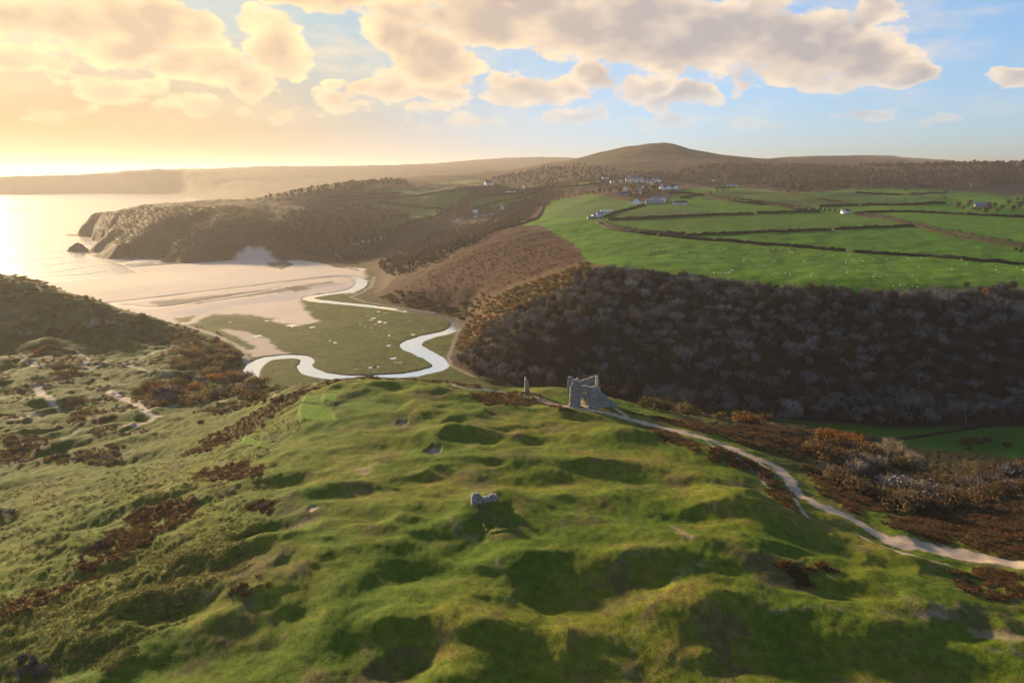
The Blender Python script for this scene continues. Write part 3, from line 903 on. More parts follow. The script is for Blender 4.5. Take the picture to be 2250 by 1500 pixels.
verge = strip(PATH[:, :2], PATH[:, 2] + 3.5, 1.5, 2.0, 5, 196)
paint(verge * 0.4, C(.085, .085, .030))
paint(pw_ * near, C(.340, .262, .195) * (1 + 0.16 * NZ3[:, None] + 0.12 * NZ2[:, None]))
CL[(pw_ > .5) & near] = 5
for (bx, by, r, dep) in BUNKERS:
    k = np.hypot((xs - bx) / r, (ys - by) / (r * 1.25)) + 0.15 * fbm(xs, ys, 2.5, 2, 99)
    w = sstep(.98, .86, k)
    paint(w, C(.34, .25, .185))
    CL[w > .5] = 6
# worn sandy scars
for q in [[(2120, 1380), (2250, 1395), (2250, 1412), (2140, 1396)], [(2020, 1352), (2060, 1340), (2075, 1352), (2035, 1365)], [(1470, 1150), (1500, 1165), (1530, 1185), (1500, 1180)],
          [(780, 1030), (830, 1015), (800, 1045)], [(650, 1150), (700, 1135), (690, 1146), (640, 1160)], [(2180, 1430), (2250, 1435), (2250, 1442)]]:
    w = cover(gpoly(q), 0.8, 1.6, 4, 199, sel=near)
    paint(w * 0.6, C(.26, .19, .13))
# worn ground: gravelly saddles and ridge scars
for q, w_ in [([(985, 1140), (1005, 1165), (1040, 1182), (1075, 1190)], [1.5, 2.2, 2.4, 1.2]), ([(1095, 1225), (1105, 1262), (1120, 1300), (1140, 1340)], [1.0, 1.8, 1.8, 1.0]),
              ([(1340, 1250), (1420, 1210), (1500, 1180), (1470, 1150)], [.8, 1.2, 1.2, .8]), ([(1700, 1340), (1800, 1330), (1900, 1345)], [.8, 1.6, .8]), ([(880, 1080), (800, 1075), (740, 1095), (700, 1120)], [.8, 1.2, 1.4, 1.0]),
              ([(1540, 1240), (1460, 1290), (1400, 1380), (1380, 1480)], [.8, 1, 1, .8]), ([(620, 1400), (560, 1330), (470, 1290), (330, 1330)], [.7, .9, .9, .7]), ([(1950, 1300), (2050, 1330), (2180, 1340)], [.8, 1.4, 1])]:
    w = strip([G(u, v) for u, v in q], w_, 1.2, 1.6, 4, 198)
    paint(w * 0.45 * sstep(-.5, .4, NZ3), C(.20, .155, .095))
# mown tees and greens
TEE = np.zeros(xs.shape)
for q, c in [([(660, 892), (728, 888), (735, 920), (662, 926), (655, 910)], (.100, .175, .016)), ([(712, 866), (738, 865), (738, 880), (712, 882)], (.090, .170, .014)),
             ([(668, 872), (708, 868), (708, 884), (664, 888)], (.095, .170, .016)), ([(535, 966), (572, 962), (570, 974), (532, 978)], (.100, .180, .014)),
             ([(745, 892), (800, 880), (880, 888), (850, 900), (780, 905)], (.092, .135, .022))]:
    w = cover(gpoly(q), 0.6)
    TEE = np.maximum(TEE, w)
    lev = (zs * w).sum() / max(w.sum(), 1e-6)
    Z = Z + (w * (lev + .25 - zs) * .85).reshape(NA, NR)
    zs = Z.ravel()
    paint(w * 0.95, C(*c))
# heath tussocks and bracken stand proud of the turf
ROUGH = ROUGH * (1 - TEE)
zadd = near * (0.10 * NZ3 + ROUGH * 0.24 * np.maximum(NZ3, -.3) + BRW * (0.35 + 0.22 * fbm(xs, ys, 2.0, 2, 201)) + slope * (0.3 * NZ3 + 0.3)) * (1 - pw_) * (Ds > 60)
zadd = zadd * (CL != 6)
hz = (far & ((CL == 4) | (CL == 7))) * (1 - pf) * sstep(0, 15, sdl) * (0.7 * sstep(1500, 1000, Ds) * np.abs(fbm(xs, ys, 6, 2, 203)) + sstep(1100, 1600, Ds) * sstep(2600, 2000, Ds) * 2.5 * np.abs(fbm(xs, ys, 22, 2, 205)) + sstep(2000, 3000, Ds) * 7 * np.abs(fbm(xs, ys, 260, 3, 207)))
Z = Z + (zadd + hz).reshape(NA, NR)
zs = Z.ravel()
# grazing marks, faint mowing lines and trodden gateways
mow = np.sin((xs * .93 + ys * .37 + 6 * NZ4) * 2 * pi / 7.0) * sstep(900, 500, Ds)
col = col * (1 + (pf * (.05 * mow + .16 * fbm(xs, ys, 38, 4, 209) + .10 * NZ2))[:, None])
for (u, v) in [(1657, 470), (1828, 506), (1866, 553), (1889, 451), (2119, 472), (1548, 428)]:
    gx_, gy_ = G(u, v)
    w = sstep(1.0, .2, np.hypot(xs - gx_, ys - gy_) / 11 + .5 * NZ2)
    paint(w * .7, C(.105, .080, .045))
BMP = 1 - .88 * np.clip(np.maximum(bw, pw_ * near), 0, 1) - .35 * pf - .5 * np.clip(TEE, 0, 1)
BMP = np.clip(np.where((CL == 1) | (CL == 9), .1, BMP), .08, 1)
col = np.clip(col, 0.004, 0.9)

# ------------------------------------------------------------------ materials
MATS = {}


def new_mat(name):
    m = bpy.data.materials.new(name)
    m.use_nodes = True
    nt = m.node_tree
    b = nt.nodes['Principled BSDF']
    MATS[name] = m
    return m, nt, b


def land_material():
    m, nt, b = new_mat('land_cover')
    N, L = nt.nodes, nt.links
    at = N.new('ShaderNodeAttribute')
    at.attribute_name = 'cover'
    geo = N.new('ShaderNodeNewGeometry')
    cur = at.outputs['Color']
    for sc_, lo, hi, det in ((0.45, .55, 1.45, 5.0), (2.6, .60, 1.40, 4.0)):
        n = N.new('ShaderNodeTexNoise')
        n.inputs['Scale'].default_value = sc_
        n.inputs['Detail'].default_value = det
        n.inputs['Roughness'].default_value = 0.65
        L.new(geo.outputs['Position'], n.inputs['Vector'])
        mr = N.new('ShaderNodeMapRange')
        mr.inputs[1].default_value = 0.25
        mr.inputs[2].default_value = 0.75
        mr.inputs[3].default_value = lo
        mr.inputs[4].default_value = hi
        L.new(n.outputs[0], mr.inputs[0])
        su = N.new('ShaderNodeMath')
        su.operation = 'SUBTRACT'
        su.inputs[1].default_value = 1.0
        L.new(mr.outputs[0], su.inputs[0])
        ma = N.new('ShaderNodeMath')
        ma.operation = 'MULTIPLY_ADD'
        ma.inputs[2].default_value = 1.0
        L.new(su.outputs[0], ma.inputs[0])
        L.new(at.outputs['Alpha'], ma.inputs[1])
        mx = N.new('ShaderNodeVectorMath')
        mx.operation = 'SCALE'
        L.new(cur, mx.inputs[0])
        L.new(ma.outputs[0], mx.inputs[3])
        cur = mx.outputs[0]
        last = n
    L.new(cur, b.inputs['Base Color'])
    b.inputs['Roughness'].default_value = 0.9
    b.inputs['Specular IOR Level'].default_value = 0.06
    bp = N.new('ShaderNodeBump')
    bp.inputs['Strength'].default_value = 0.8
    bp.inputs['Distance'].default_value = 0.35
    L.new(last.outputs[0], bp.inputs['Height'])
    ms = N.new('ShaderNodeMath')
    ms.operation = 'MULTIPLY'
    ms.inputs[1].default_value = 0.8
    L.new(at.outputs['Alpha'], ms.inputs[0])
    L.new(ms.outputs[0], bp.inputs['Strength'])
    L.new(bp.outputs[0], b.inputs['Normal'])
    return m


def mesh_np(name, verts, faces, mat=None, smooth=True):
    """Mesh from numpy arrays; faces is an (n, k) array of one size."""
    me = bpy.data.meshes.new(name)
    faces = np.asarray(faces, np.int32)
    nf, k = faces.shape
    me.vertices.add(len(verts))
    me.vertices.foreach_set('co', np.asarray(verts, np.float32).ravel())
    me.loops.add(nf * k)
    me.loops.foreach_set('vertex_index', faces.ravel())
    me.polygons.add(nf)
    me.polygons.foreach_set('loop_start', np.arange(0, nf * k, k, dtype=np.int32))
    me.polygons.foreach_set('loop_total', np.full(nf, k, np.int32))
    if smooth:
        me.polygons.foreach_set('use_smooth', np.ones(nf, bool))
    me.update(calc_edges=True)
    if mat:
        me.materials.append(mat)
    return me


def link(name, me, parent=None, loc=None, rotz=None, scale=None, kind=None, label=None, category=None, group=None):
    o = bpy.data.objects.new(name, me)
    COL.objects.link(o)
    if parent is not None:
        o.parent = parent
    if loc is not None:
        o.location = loc
    if rotz is not None:
        o.rotation_euler = (0, 0, rotz)
    if scale is not None:
        o.scale = (scale, scale, scale) if np.isscalar(scale) else scale
    if kind:
        o['kind'] = kind
    if label:
        o['label'] = label
    if category:
        o['category'] = category
    if group:
        o['group'] = group
    return o


LAND = land_material()
idx = np.arange(NA * NR).reshape(NA, NR)
quads = np.stack([idx[:-1, :-1], idx[1:, :-1], idx[1:, 1:], idx[:-1, 1:]], -1).reshape(-1, 4)
fcl = np.sort(CL[quads], 1)[:, 2]
LABELS = {'dune_grassland': 'hummocky green dune turf filling the front of the view', 'beach': 'wide pale sand beach of the bay',
          'salt_marsh': 'flat green salt marsh inside the river loops', 'pasture': 'bright green grazing fields on the plateau',
          'hillside': 'brown bracken and scrub slopes across the valley', 'footpath': 'pale sandy walking tracks over the dunes', 'sand_bunker': 'small sand bunkers in the golf turf',
          'far_hills': 'hazy moor and ridges on the skyline', 'valley_meadow': 'dark green meadow on the valley floor below the wood', 'river_bed': 'muddy bed and margins of the river'}
for c, nm in enumerate(NAMES):
    f = quads[fcl == c]
    if not len(f):
        continue
    used, inv = np.unique(f.ravel(), return_inverse=True)
    vv = np.stack([xs[used], ys[used], zs[used]], 1)
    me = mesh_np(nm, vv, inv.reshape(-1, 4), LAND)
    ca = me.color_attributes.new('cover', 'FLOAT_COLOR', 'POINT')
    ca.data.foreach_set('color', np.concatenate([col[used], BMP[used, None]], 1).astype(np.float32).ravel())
    link(nm, me, kind='structure', label=LABELS[nm])

# ------------------------------------------------------------------ water
def water_material(name, base, rough, bump, scale, dist):
    m, nt, b = new_mat(name)
    N, L = nt.nodes, nt.links
    b.inputs['Base Color'].default_value = (*base, 1)
    b.inputs['Roughness'].default_value = rough
    b.inputs['IOR'].default_value = 1.33
    b.inputs['Specular IOR Level'].default_value = 0.6
    geo = N.new('ShaderNodeNewGeometry')
    mp = N.new('ShaderNodeMapping')
    mp.inputs['Scale'].default_value = (0.35, 1.0, 1.0)
    L.new(geo.outputs['Position'], mp.inputs[0])
    n = N.new('ShaderNodeTexNoise')
    n.inputs['Scale'].default_value = scale
    n.inputs['Detail'].default_value = 5
    n.inputs['Roughness'].default_value = 0.55
    L.new(mp.outputs[0], n.inputs['Vector'])
    bp = N.new('ShaderNodeBump')
    bp.inputs['Strength'].default_value = bump
    bp.inputs['Distance'].default_value = dist
    L.new(n.outputs[0], bp.inputs['Height'])
    L.new(bp.outputs[0], b.inputs['Normal'])
    return m


SEA_M = water_material('sea_water', (.62, .55, .47), 0.20, 0.4, 0.05, 1.2)
SEA_M.node_tree.nodes['Principled BSDF'].inputs['Metallic'].default_value = 0.55
RIV_M = water_material('river_water', (.95, .87, .77), 0.12, 0.12, 0.35, 0.05)
RIV_M.node_tree.nodes['Principled BSDF'].inputs['Metallic'].default_value = 0.9
BROOK_M = water_material('brook_water', (.02, .02, .018), 0.1, 0.2, 0.5, 0.05)
sa = np.linspace(-1.9, 0.75, 160)
sr = np.concatenate([np.geomspace(520, 6000, 120), np.geomspace(6500, 70000, 24)])
SA, SR = np.meshgrid(sa, sr, indexing='ij')
ii = np.arange(SA.size).reshape(SA.shape)
q = np.stack([ii[:-1, :-1], ii[1:, :-1], ii[1:, 1:], ii[:-1, 1:]], -1).reshape(-1, 4)
link('sea', mesh_np('sea', np.stack([(np.sin(SA) * SR).ravel(), (np.cos(SA) * SR).ravel(), np.zeros(SA.size)], 1), q, SEA_M), kind='structure',
     label='calm gold-lit sea filling the bay')


def ribbon(line, extra, z, name, mat, label):
    p = np.asarray(line)
    d = np.gradient(p[:, :2], axis=0)
    d /= np.linalg.norm(d, axis=1)[:, None] + 1e-9
    nrm = np.stack([-d[:, 1], d[:, 0]], 1)
    w = (p[:, 2] * 0.5 + extra)[:, None]
    a, b = p[:, :2] + nrm * w, p[:, :2] - nrm * w
    z = np.broadcast_to(np.asarray(z, float), (len(p),))
    v = np.concatenate([np.c_[a, z], np.c_[b, z]])
    n = len(p)
    f = np.array([[i, i + 1, n + i + 1, n + i] for i in range(n - 1)])
    return link(name, mesh_np(name, v, f, mat), kind='structure', label=label)


ribbon(RIV, 2.2, 2.86, 'river', RIV_M, 'silver river winding through the marsh in loops to the beach')
ribbon(RIV2, 1.0, 2.88, 'river', RIV_M, 'thin side stream joining the river near the beach')
ribbon(SIDECH, 2.0, 2.90, 'river', RIV_M, 'shallow shining channel beside the long gravel bar')
zb = H(BROOK[:, 0], BROOK[:, 1])
ribbon(BROOK, 0.6, np.minimum.accumulate(zb + 0.25), 'brook', BROOK_M, 'dark narrow brook at the foot of the wood')
for (px, py, r) in POOLS:
    a = np.linspace(0, 2 * pi, 14)[:-1]
    v = np.c_[px + np.cos(a) * r * 1.4, py + np.sin(a) * r * 1.4, np.full(13, 3.12)]
    me = bpy.data.meshes.new('marsh_pool')
    me.from_pydata(v.tolist(), [], [list(range(13))])
    me.materials.append(RIV_M)
    link('marsh_pool', me, kind='structure', label='small bright pool on the salt marsh', group='marsh pools')

# ------------------------------------------------------------------ haze
def build_haze():
    bot, top, R = -8.0, 345.0, 74000.0
    v = [(-R, -R, bot), (R, -R, bot), (R, R, bot), (-R, R, bot), (-R, -R, top), (R, -R, top), (R, R, top), (-R, R, top)]
    f = [(0, 3, 2, 1), (4, 5, 6, 7), (0, 1, 5, 4), (1, 2, 6, 5), (2, 3, 7, 6), (3, 0, 4, 7)]
    me = bpy.data.meshes.new('haze')
    me.from_pydata(v, [], f)
    m = bpy.data.materials.new('haze_air')
    m.use_nodes = True
    nt = m.node_tree
    nt.nodes.clear()
    pv = nt.nodes.new('ShaderNodeVolumePrincipled')
    pv.inputs['Color'].default_value = (0.52, 0.49, 0.485, 1)
    pv.inputs['Density'].default_value = HAZE_DENSITY
    pv.inputs['Anisotropy'].default_value = HAZE_ANISO
    out = nt.nodes.new('ShaderNodeOutputMaterial')
    nt.links.new(pv.outputs[0], out.inputs['Volume'])
    m.cycles.homogeneous_volume = True
    me.materials.append(m)
    link('haze', me, kind='stuff', label='thin golden evening haze over the whole valley')


HAZE_DENSITY, HAZE_ANISO = 0.75e-4, 0.42
build_haze()
# ------------------------------------------------------------------ plants: materials and prototypes
def ramp_mat(name, cols, rough=0.85, trans=0.0, noise=None, spec=0.1):
    """Matte material whose tone differs from plant to plant."""
    m, nt, b = new_mat(name)
    N, L = nt.nodes, nt.links
    oi = N.new('ShaderNodeObjectInfo')
    cr = N.new('ShaderNodeValToRGB')
    el = cr.color_ramp.elements
    while len(el) < len(cols):
        el.new(0.5)
    for i, c in enumerate(cols):
        el[i].position = i / max(1, len(cols) - 1)
        el[i].color = (*c, 1)
    L.new(oi.outputs['Random'], cr.inputs[0])
    cur = cr.outputs[0]
    geo = N.new('ShaderNodeNewGeometry')
    n = N.new('ShaderNodeTexNoise')
    n.inputs['Scale'].default_value = noise or 0.9
    n.inputs['Detail'].default_value = 2
    L.new(geo.outputs['Position'], n.inputs['Vector'])
    mr = N.new('ShaderNodeMapRange')
    mr.inputs[1].default_value = .3
    mr.inputs[2].default_value = .7
    mr.inputs[3].default_value = .6
    mr.inputs[4].default_value = 1.4
    L.new(n.outputs[0], mr.inputs[0])
    vm = N.new('ShaderNodeVectorMath')
    vm.operation = 'SCALE'
    L.new(cur, vm.inputs[0])
    L.new(mr.outputs[0], vm.inputs[3])
    L.new(vm.outputs[0], b.inputs['Base Color'])
    b.inputs['Roughness'].default_value = rough
    b.inputs['Specular IOR Level'].default_value = spec
    if trans:
        tr_ = N.new('ShaderNodeBsdfTranslucent')
        L.new(vm.outputs[0], tr_.inputs[0])
        mx = N.new('ShaderNodeMixShader')
        mx.inputs[0].default_value = trans
        L.new(b.outputs[0], mx.inputs[1])
        L.new(tr_.outputs[0], mx.inputs[2])
        L.new(mx.outputs[0], nt.nodes['Material Output'].inputs[0])
    return m


BARK_PALE = ramp_mat('bark_pale', [(.08, .078, .076), (.13, .126, .122), (.20, .192, .186)])
BARK_DARK = ramp_mat('bark_dark', [(.035, .03, .026), (.055, .048, .04), (.075, .065, .055)])
TWIG = ramp_mat('twig_grey_brown', [(0.0364, 0.0338, 0.0338), (0.1092, 0.0988, 0.0975), (0.0546, 0.0455, 0.0442), (0.182, 0.169, 0.1664), (0.078, 0.0598, 0.0494), (0.143, 0.1339, 0.1326)])
WOODLEAF = ramp_mat('withered_leaf', [(0.0567, 0.0459, 0.0351), (0.135, 0.0729, 0.0378), (0.0378, 0.0365, 0.0257), (0.1418, 0.1215, 0.0945), (0.0216, 0.0216, 0.0162), (0.162, 0.0972, 0.054), (0.0702, 0.0675, 0.0459), (0.1148, 0.0972, 0.0783)], trans=.2)
IVY = ramp_mat('ivy_leaf', [(.016, .022, .010), (.022, .028, .012), (.030, .034, .016)], trans=.15)
SCRUB = ramp_mat('scrub_leaf', [(.075, .050, .028), (.140, .085, .040), (.066, .056, .028), (.120, .095, .040), (.054, .044, .028), (.150, .105, .058)], trans=.6)
RUST = ramp_mat('rust_leaf', [(.170, .070, .018), (.205, .090, .022), (.150, .075, .020)], trans=.5)
OLIVE = ramp_mat('olive_leaf', [(.080, .072, .020), (.105, .088, .024), (.066, .066, .022)], trans=.5)
STRAW = ramp_mat('straw_twig', [(0.299, 0.2472, 0.1552), (0.2415, 0.2012, 0.1323), (0.345, 0.2875, 0.1898)], trans=.25)
FARLEAF = ramp_mat('far_wood_leaf', [(.085, .055, .032), (.066, .050, .032), (.105, .062, .030), (.058, .048, .034), (.075, .060, .036), (.120, .072, .036)], trans=.2, noise=.12)
HEDGE = ramp_mat('hedge_leaf', [(.013, .018, .008), (.018, .020, .010), (.020, .019, .011)], noise=.5)
TWIG_PALE = ramp_mat('twig_pale', [(0.0978, 0.0931, 0.092), (0.161, 0.1552, 0.1552), (0.1207, 0.1081, 0.0989), (0.207, 0.2001, 0.1955)])
GRASSB = ramp_mat('grass_blade', [(.070, .100, .012), (.105, .118, .016), (.058, .086, .010), (.140, .118, .036), (.090, .110, .014)], trans=.3, noise=.25)
FERN = ramp_mat('bracken_frond', [(.110, .046, .020), (.075, .040, .020), (.140, .070, .030), (.070, .050, .024), (.095, .072, .030)], trans=.3, noise=1.5)
TUSS = ramp_mat('tussock_blade', [(.115, .118, .034), (.150, .130, .052), (.085, .100, .024), (.180, .160, .085)], trans=.3, noise=1.5)


class MB:
    def __init__(self):
        self.v, self.f, self.n = [], [], 0

    def add(self, v, f):
        self.v.append(np.asarray(v, float).reshape(-1, 3))
        self.f += [tuple(i + self.n for i in q) for q in f]
        self.n += len(self.v[-1])

    def tube(self, p0, p1, r0, r1, sides=4):
        p0, p1 = np.asarray(p0, float), np.asarray(p1, float)
        d = p1 - p0
        d /= np.linalg.norm(d) + 1e-9
        a = np.cross(d, (0, 0, 1.0) if abs(d[2]) < .9 else (1.0, 0, 0))
        a /= np.linalg.norm(a)
        b = np.cross(d, a)
        th = np.arange(sides) * 2 * pi / sides
        ring = np.cos(th)[:, None] * a + np.sin(th)[:, None] * b
        self.add(np.concatenate([p0 + ring * r0, p1 + ring * r1]), [(i, (i + 1) % sides, sides + (i + 1) % sides, sides + i) for i in range(sides)])

    def blade(self, p, d, l, w, r):
        d = d / (np.linalg.norm(d) + 1e-9)
        s = np.cross(d, r.normal(size=3))
        s /= np.linalg.norm(s) + 1e-9
        self.add([p - s * w / 2, p + s * w / 2, p + d * l], [(0, 1, 2)])

    def leaf(self, p, nrm, s, r):
        nrm = nrm / (np.linalg.norm(nrm) + 1e-9)
        a = np.cross(nrm, r.normal(size=3))
        a /= np.linalg.norm(a) + 1e-9
        b = np.cross(nrm, a)
        k = s * r.uniform(.5, .8)
        self.add([p - a * s, p + b * k, p + a * s, p - b * k], [(0, 1, 2, 3)])

    def box(self, x0, x1, y0, y1, z0, z1):
        self.add([(x0, y0, z0), (x1, y0, z0), (x1, y1, z0), (x0, y1, z0), (x0, y0, z1), (x1, y0, z1), (x1, y1, z1), (x0, y1, z1)],
                 [(0, 3, 2, 1), (4, 5, 6, 7), (0, 1, 5, 4), (1, 2, 6, 5), (2, 3, 7, 6), (3, 0, 4, 7)])

    def mesh(self, name, mat, smooth=False):
        me = bpy.data.meshes.new(name)
        me.from_pydata(np.concatenate(self.v).tolist(), [], self.f)
        if mat:
            me.materials.append(mat)
        if smooth:
            me.polygons.foreach_set('use_smooth', np.ones(len(me.polygons), bool))
        me.update()
        return me


def limbs(mb, r, h, spread, tips, r0=.22, lean=.1):
    """Trunk and forking limbs; returns the tip points and directions in tips."""
    def grow(p, d, l, rad, lev):
        q = p + d * l
        mid = (p + q) / 2 + r.normal(size=3) * l * .07
        mb.tube(p, mid, rad, rad * .82, 5 if lev == 0 else 4)
        mb.tube(mid, q, rad * .82, rad * .62, 5 if lev == 0 else 4)
        if lev >= 1:
            tips.append((q, d))
        if lev >= 3:
            tips.append((mid, d))
            tips.append((q, d))
            return
        n = r.integers(3, 5) if lev == 0 else r.integers(2, 4)
        ph = r.uniform(0, 2 * pi)
        for k in range(n):
            a = ph + 2 * pi * k / n + r.normal() * .3
            out = np.array([cos(a), sin(a), 0]) * spread * r.uniform(.6, 1.2)
            nd = d * .6 + out + np.array([0, 0, .30])
            nd /= np.linalg.norm(nd)
            grow(q, nd, l * r.uniform(.55, .8) if lev else h * r.uniform(.24, .32), rad * r.uniform(.5, .65), lev + 1)
    d0 = np.array([r.normal() * lean, r.normal() * lean, 1.0])
    grow(np.array([0, 0, -0.6]), d0 / np.linalg.norm(d0), h * .20 + .6, r0, 0)


def bare_tree(seed, h, twigs, bark, twigmat, spread=.75, tw=.10):
    r = np.random.default_rng(seed)
    t = MB()
    tips = []
    limbs(t, r, h, spread, tips)
    c = MB()
    for i in range(twigs):
        p, d = tips[r.integers(len(tips))]
        p = p + r.normal(size=3) * h * .05 - d * r.uniform(0, h * .12)
        c.blade(p, d * .5 + r.normal(size=3) * .6 + np.array([0, 0, .25]), h * r.uniform(.06, .14), tw * r.uniform(.6, 1.4), r)
    return t.mesh('trunk', bark), c.mesh('crown', twigmat)


def leafy_tree(seed, h, leaves, bark, leafmat, wide=.42, base=.30, ls=.42, lobes=8):
    r = np.random.default_rng(seed)
    t = MB()
    tips = []
    limbs(t, r, h * .9, .7, tips, r0=.2)
    cs = []
    for k in range(lobes):
        a = r.uniform(0, 2 * pi)
        q = r.uniform(0, .62) * wide * h
        z = h * r.uniform(base + .14, .80)
        cs.append((np.array([cos(a) * q, sin(a) * q, z]), h * r.uniform(.15, .24)))
    cs.append((np.array([0, 0, h * .72]), h * .24))
    c = MB()
    for i in range(leaves):
        q, R_ = cs[r.integers(len(cs))]
        n = r.normal(size=3)
        n[2] += .35
        n /= np.linalg.norm(n)
        c.leaf(q + n * R_ * r.uniform(.55, 1.08) * np.array([1.15, 1.15, .9]), n + r.normal(size=3) * .55, ls * r.uniform(.5, 1.15), r)
    return t.mesh('trunk', bark), c.mesh('crown', leafmat)


def dome_shrub(seed, h, w, n, mat, ls=.3, blades=0, bmat=None):
    r = np.random.default_rng(seed)
    c = MB()
    lob = [(np.array([r.uniform(-.4, .4) * w, r.uniform(-.4, .4) * w, h * r.uniform(.2, .5)]), r.uniform(.28, .45)) for k in range(6)]
    for i in range(n):
        q, R_ = lob[r.integers(len(lob))]
        d = r.normal(size=3)
        d[2] = abs(d[2]) * .9 - .15
        d /= np.linalg.norm(d)
        p = q + d * R_ * r.uniform(.7, 1.05) * np.array([w, w, h * 1.1])
        p[2] = max(p[2], .02)
        c.leaf(p, d + r.normal(size=3) * .5, ls * r.uniform(.5, 1.2), r)
    for i in range(blades):
        a, q = r.uniform(0, 2 * pi), w * .45 * math.sqrt(r.uniform())
        d = np.array([cos(a) * q / w * 1.5, sin(a) * q / w * 1.5, 1.0]) + r.normal(size=3) * .25
        c.blade(np.array([cos(a) * q, sin(a) * q, h * .35]), d, h * r.uniform(.45, .8), .12, r)
    return c.mesh('shrub', mat)


def fan_shrub(seed, h, w, n, mat):
    """Bare upright shrub: stems fanning from the base."""
    r = np.random.default_rng(seed)
    c = MB()
    for i in range(n // 12):
        a, t = r.uniform(0, 2 * pi), r.uniform(.05, .85)
        d = np.array([cos(a) * t * w / h, sin(a) * t * w / h, 1.0])
        q = d * h * r.uniform(.5, .62)
        c.tube(np.array([cos(a), sin(a), 0]) * .12 * w * t, q, .07, .035, 3)
        for k in range(12):
            s = r.uniform(.35, 1.0)
            c.blade(q * s, d * .7 + r.normal(size=3) * .45, h * r.uniform(.16, .42), .09, r)
    return c.mesh('shrub', mat)


def tuft(seed, n, h, w, mat):
    r = np.random.default_rng(seed)
    c = MB()
    for i in range(n):
        a, q = r.uniform(0, 2 * pi), w * math.sqrt(r.uniform())
        c.blade(np.array([cos(a) * q, sin(a) * q, -.05]), np.array([cos(a) * .8, sin(a) * .8, .75]) + r.normal(size=3) * .35, h * r.uniform(.6, 1.2), h * .30, r)
    return c.mesh('tuft', mat)


PALE = [bare_tree(11, 12, 620, BARK_PALE, TWIG_PALE, .7, .10), bare_tree(12, 11, 560, BARK_PALE, TWIG_PALE, .85, .10), bare_tree(13, 13, 620, BARK_PALE, TWIG_PALE, .6, .10)]
DULL = [leafy_tree(21, 10, 620, BARK_DARK, WOODLEAF), leafy_tree(22, 9, 560, BARK_DARK, WOODLEAF, .5), bare_tree(23, 10, 900, BARK_DARK, TWIG, .8, .16), leafy_tree(24, 10.5, 620, BARK_DARK, TWIG, .45)]
IVYT = [leafy_tree(31, 10, 620, BARK_DARK, IVY, .38, .12)]
FAR = [leafy_tree(41, 11, 260, BARK_DARK, FARLEAF, .5, .1, .85), leafy_tree(42, 9, 240, BARK_DARK, FARLEAF, .55, .1, .8), leafy_tree(43, 10, 260, BARK_DARK, TWIG, .5, .1, .85)]
SH_SCRUB = [dome_shrub(51, 3.2, 5.0, 420, SCRUB, .34, 60), dome_shrub(52, 2.6, 5.5, 420, SCRUB, .32, 40), dome_shrub(53, 3.8, 4.6, 420, SCRUB, .34, 90)]
SH_RUST = [dome_shrub(54, 3.2, 5.0, 440, RUST, .32, 40), dome_shrub(55, 2.8, 5.4, 440, RUST, .32, 30)]
SH_OLIVE = [dome_shrub(56, 3.0, 4.8, 420, OLIVE, .32, 40), dome_shrub(57, 3.4, 5.0, 420, OLIVE, .32, 30)]
SH_STRAW = [fan_shrub(58, 5.0, 5.5, 520, STRAW), fan_shrub(59, 4.2, 5.0, 460, STRAW)]
SH_GREY = [fan_shrub(60, 4.6, 5.5, 520, TWIG), dome_shrub(61, 3.4, 5.2, 380, TWIG, .30, 160)]
FERNS = [tuft(71, 26, .75, .5, FERN), tuft(72, 30, .6, .6, FERN)]
TUSSES = [tuft(73, 22, .45, .35, TUSS), tuft(74, 26, .38, .45, TUSS)]


def joined(pair):
    """Trunk and crown of a tree as one mesh with two materials, for the massed trees."""
    t, c = pair
    vt = np.empty(len(t.vertices) * 3)
    t.vertices.foreach_get('co', vt)
    vc = np.empty(len(c.vertices) * 3)
    c.vertices.foreach_get('co', vc)
    n = len(t.vertices)
    me = bpy.data.meshes.new('massed')
    me.from_pydata(np.concatenate([vt, vc]).reshape(-1, 3).tolist(), [], [tuple(p.vertices) for p in t.polygons] + [tuple(i + n for i in p.vertices) for p in c.polygons])
    me.materials.append(t.materials[0])
    me.materials.append(c.materials[0])
    me.polygons.foreach_set('material_index', np.array([0] * len(t.polygons) + [1] * len(c.polygons), np.int32))
    me.update()
    return me


_SETS = {}


def proto_set(key, meshes):
    if key not in _SETS:
        c = bpy.data.collections.new('source_' + key)
        for i, me in enumerate(meshes):
            c.objects.link(bpy.data.objects.new('source_%s_%02d' % (key, i), me))
        _SETS[key] = (c, len(meshes))
    return _SETS[key]


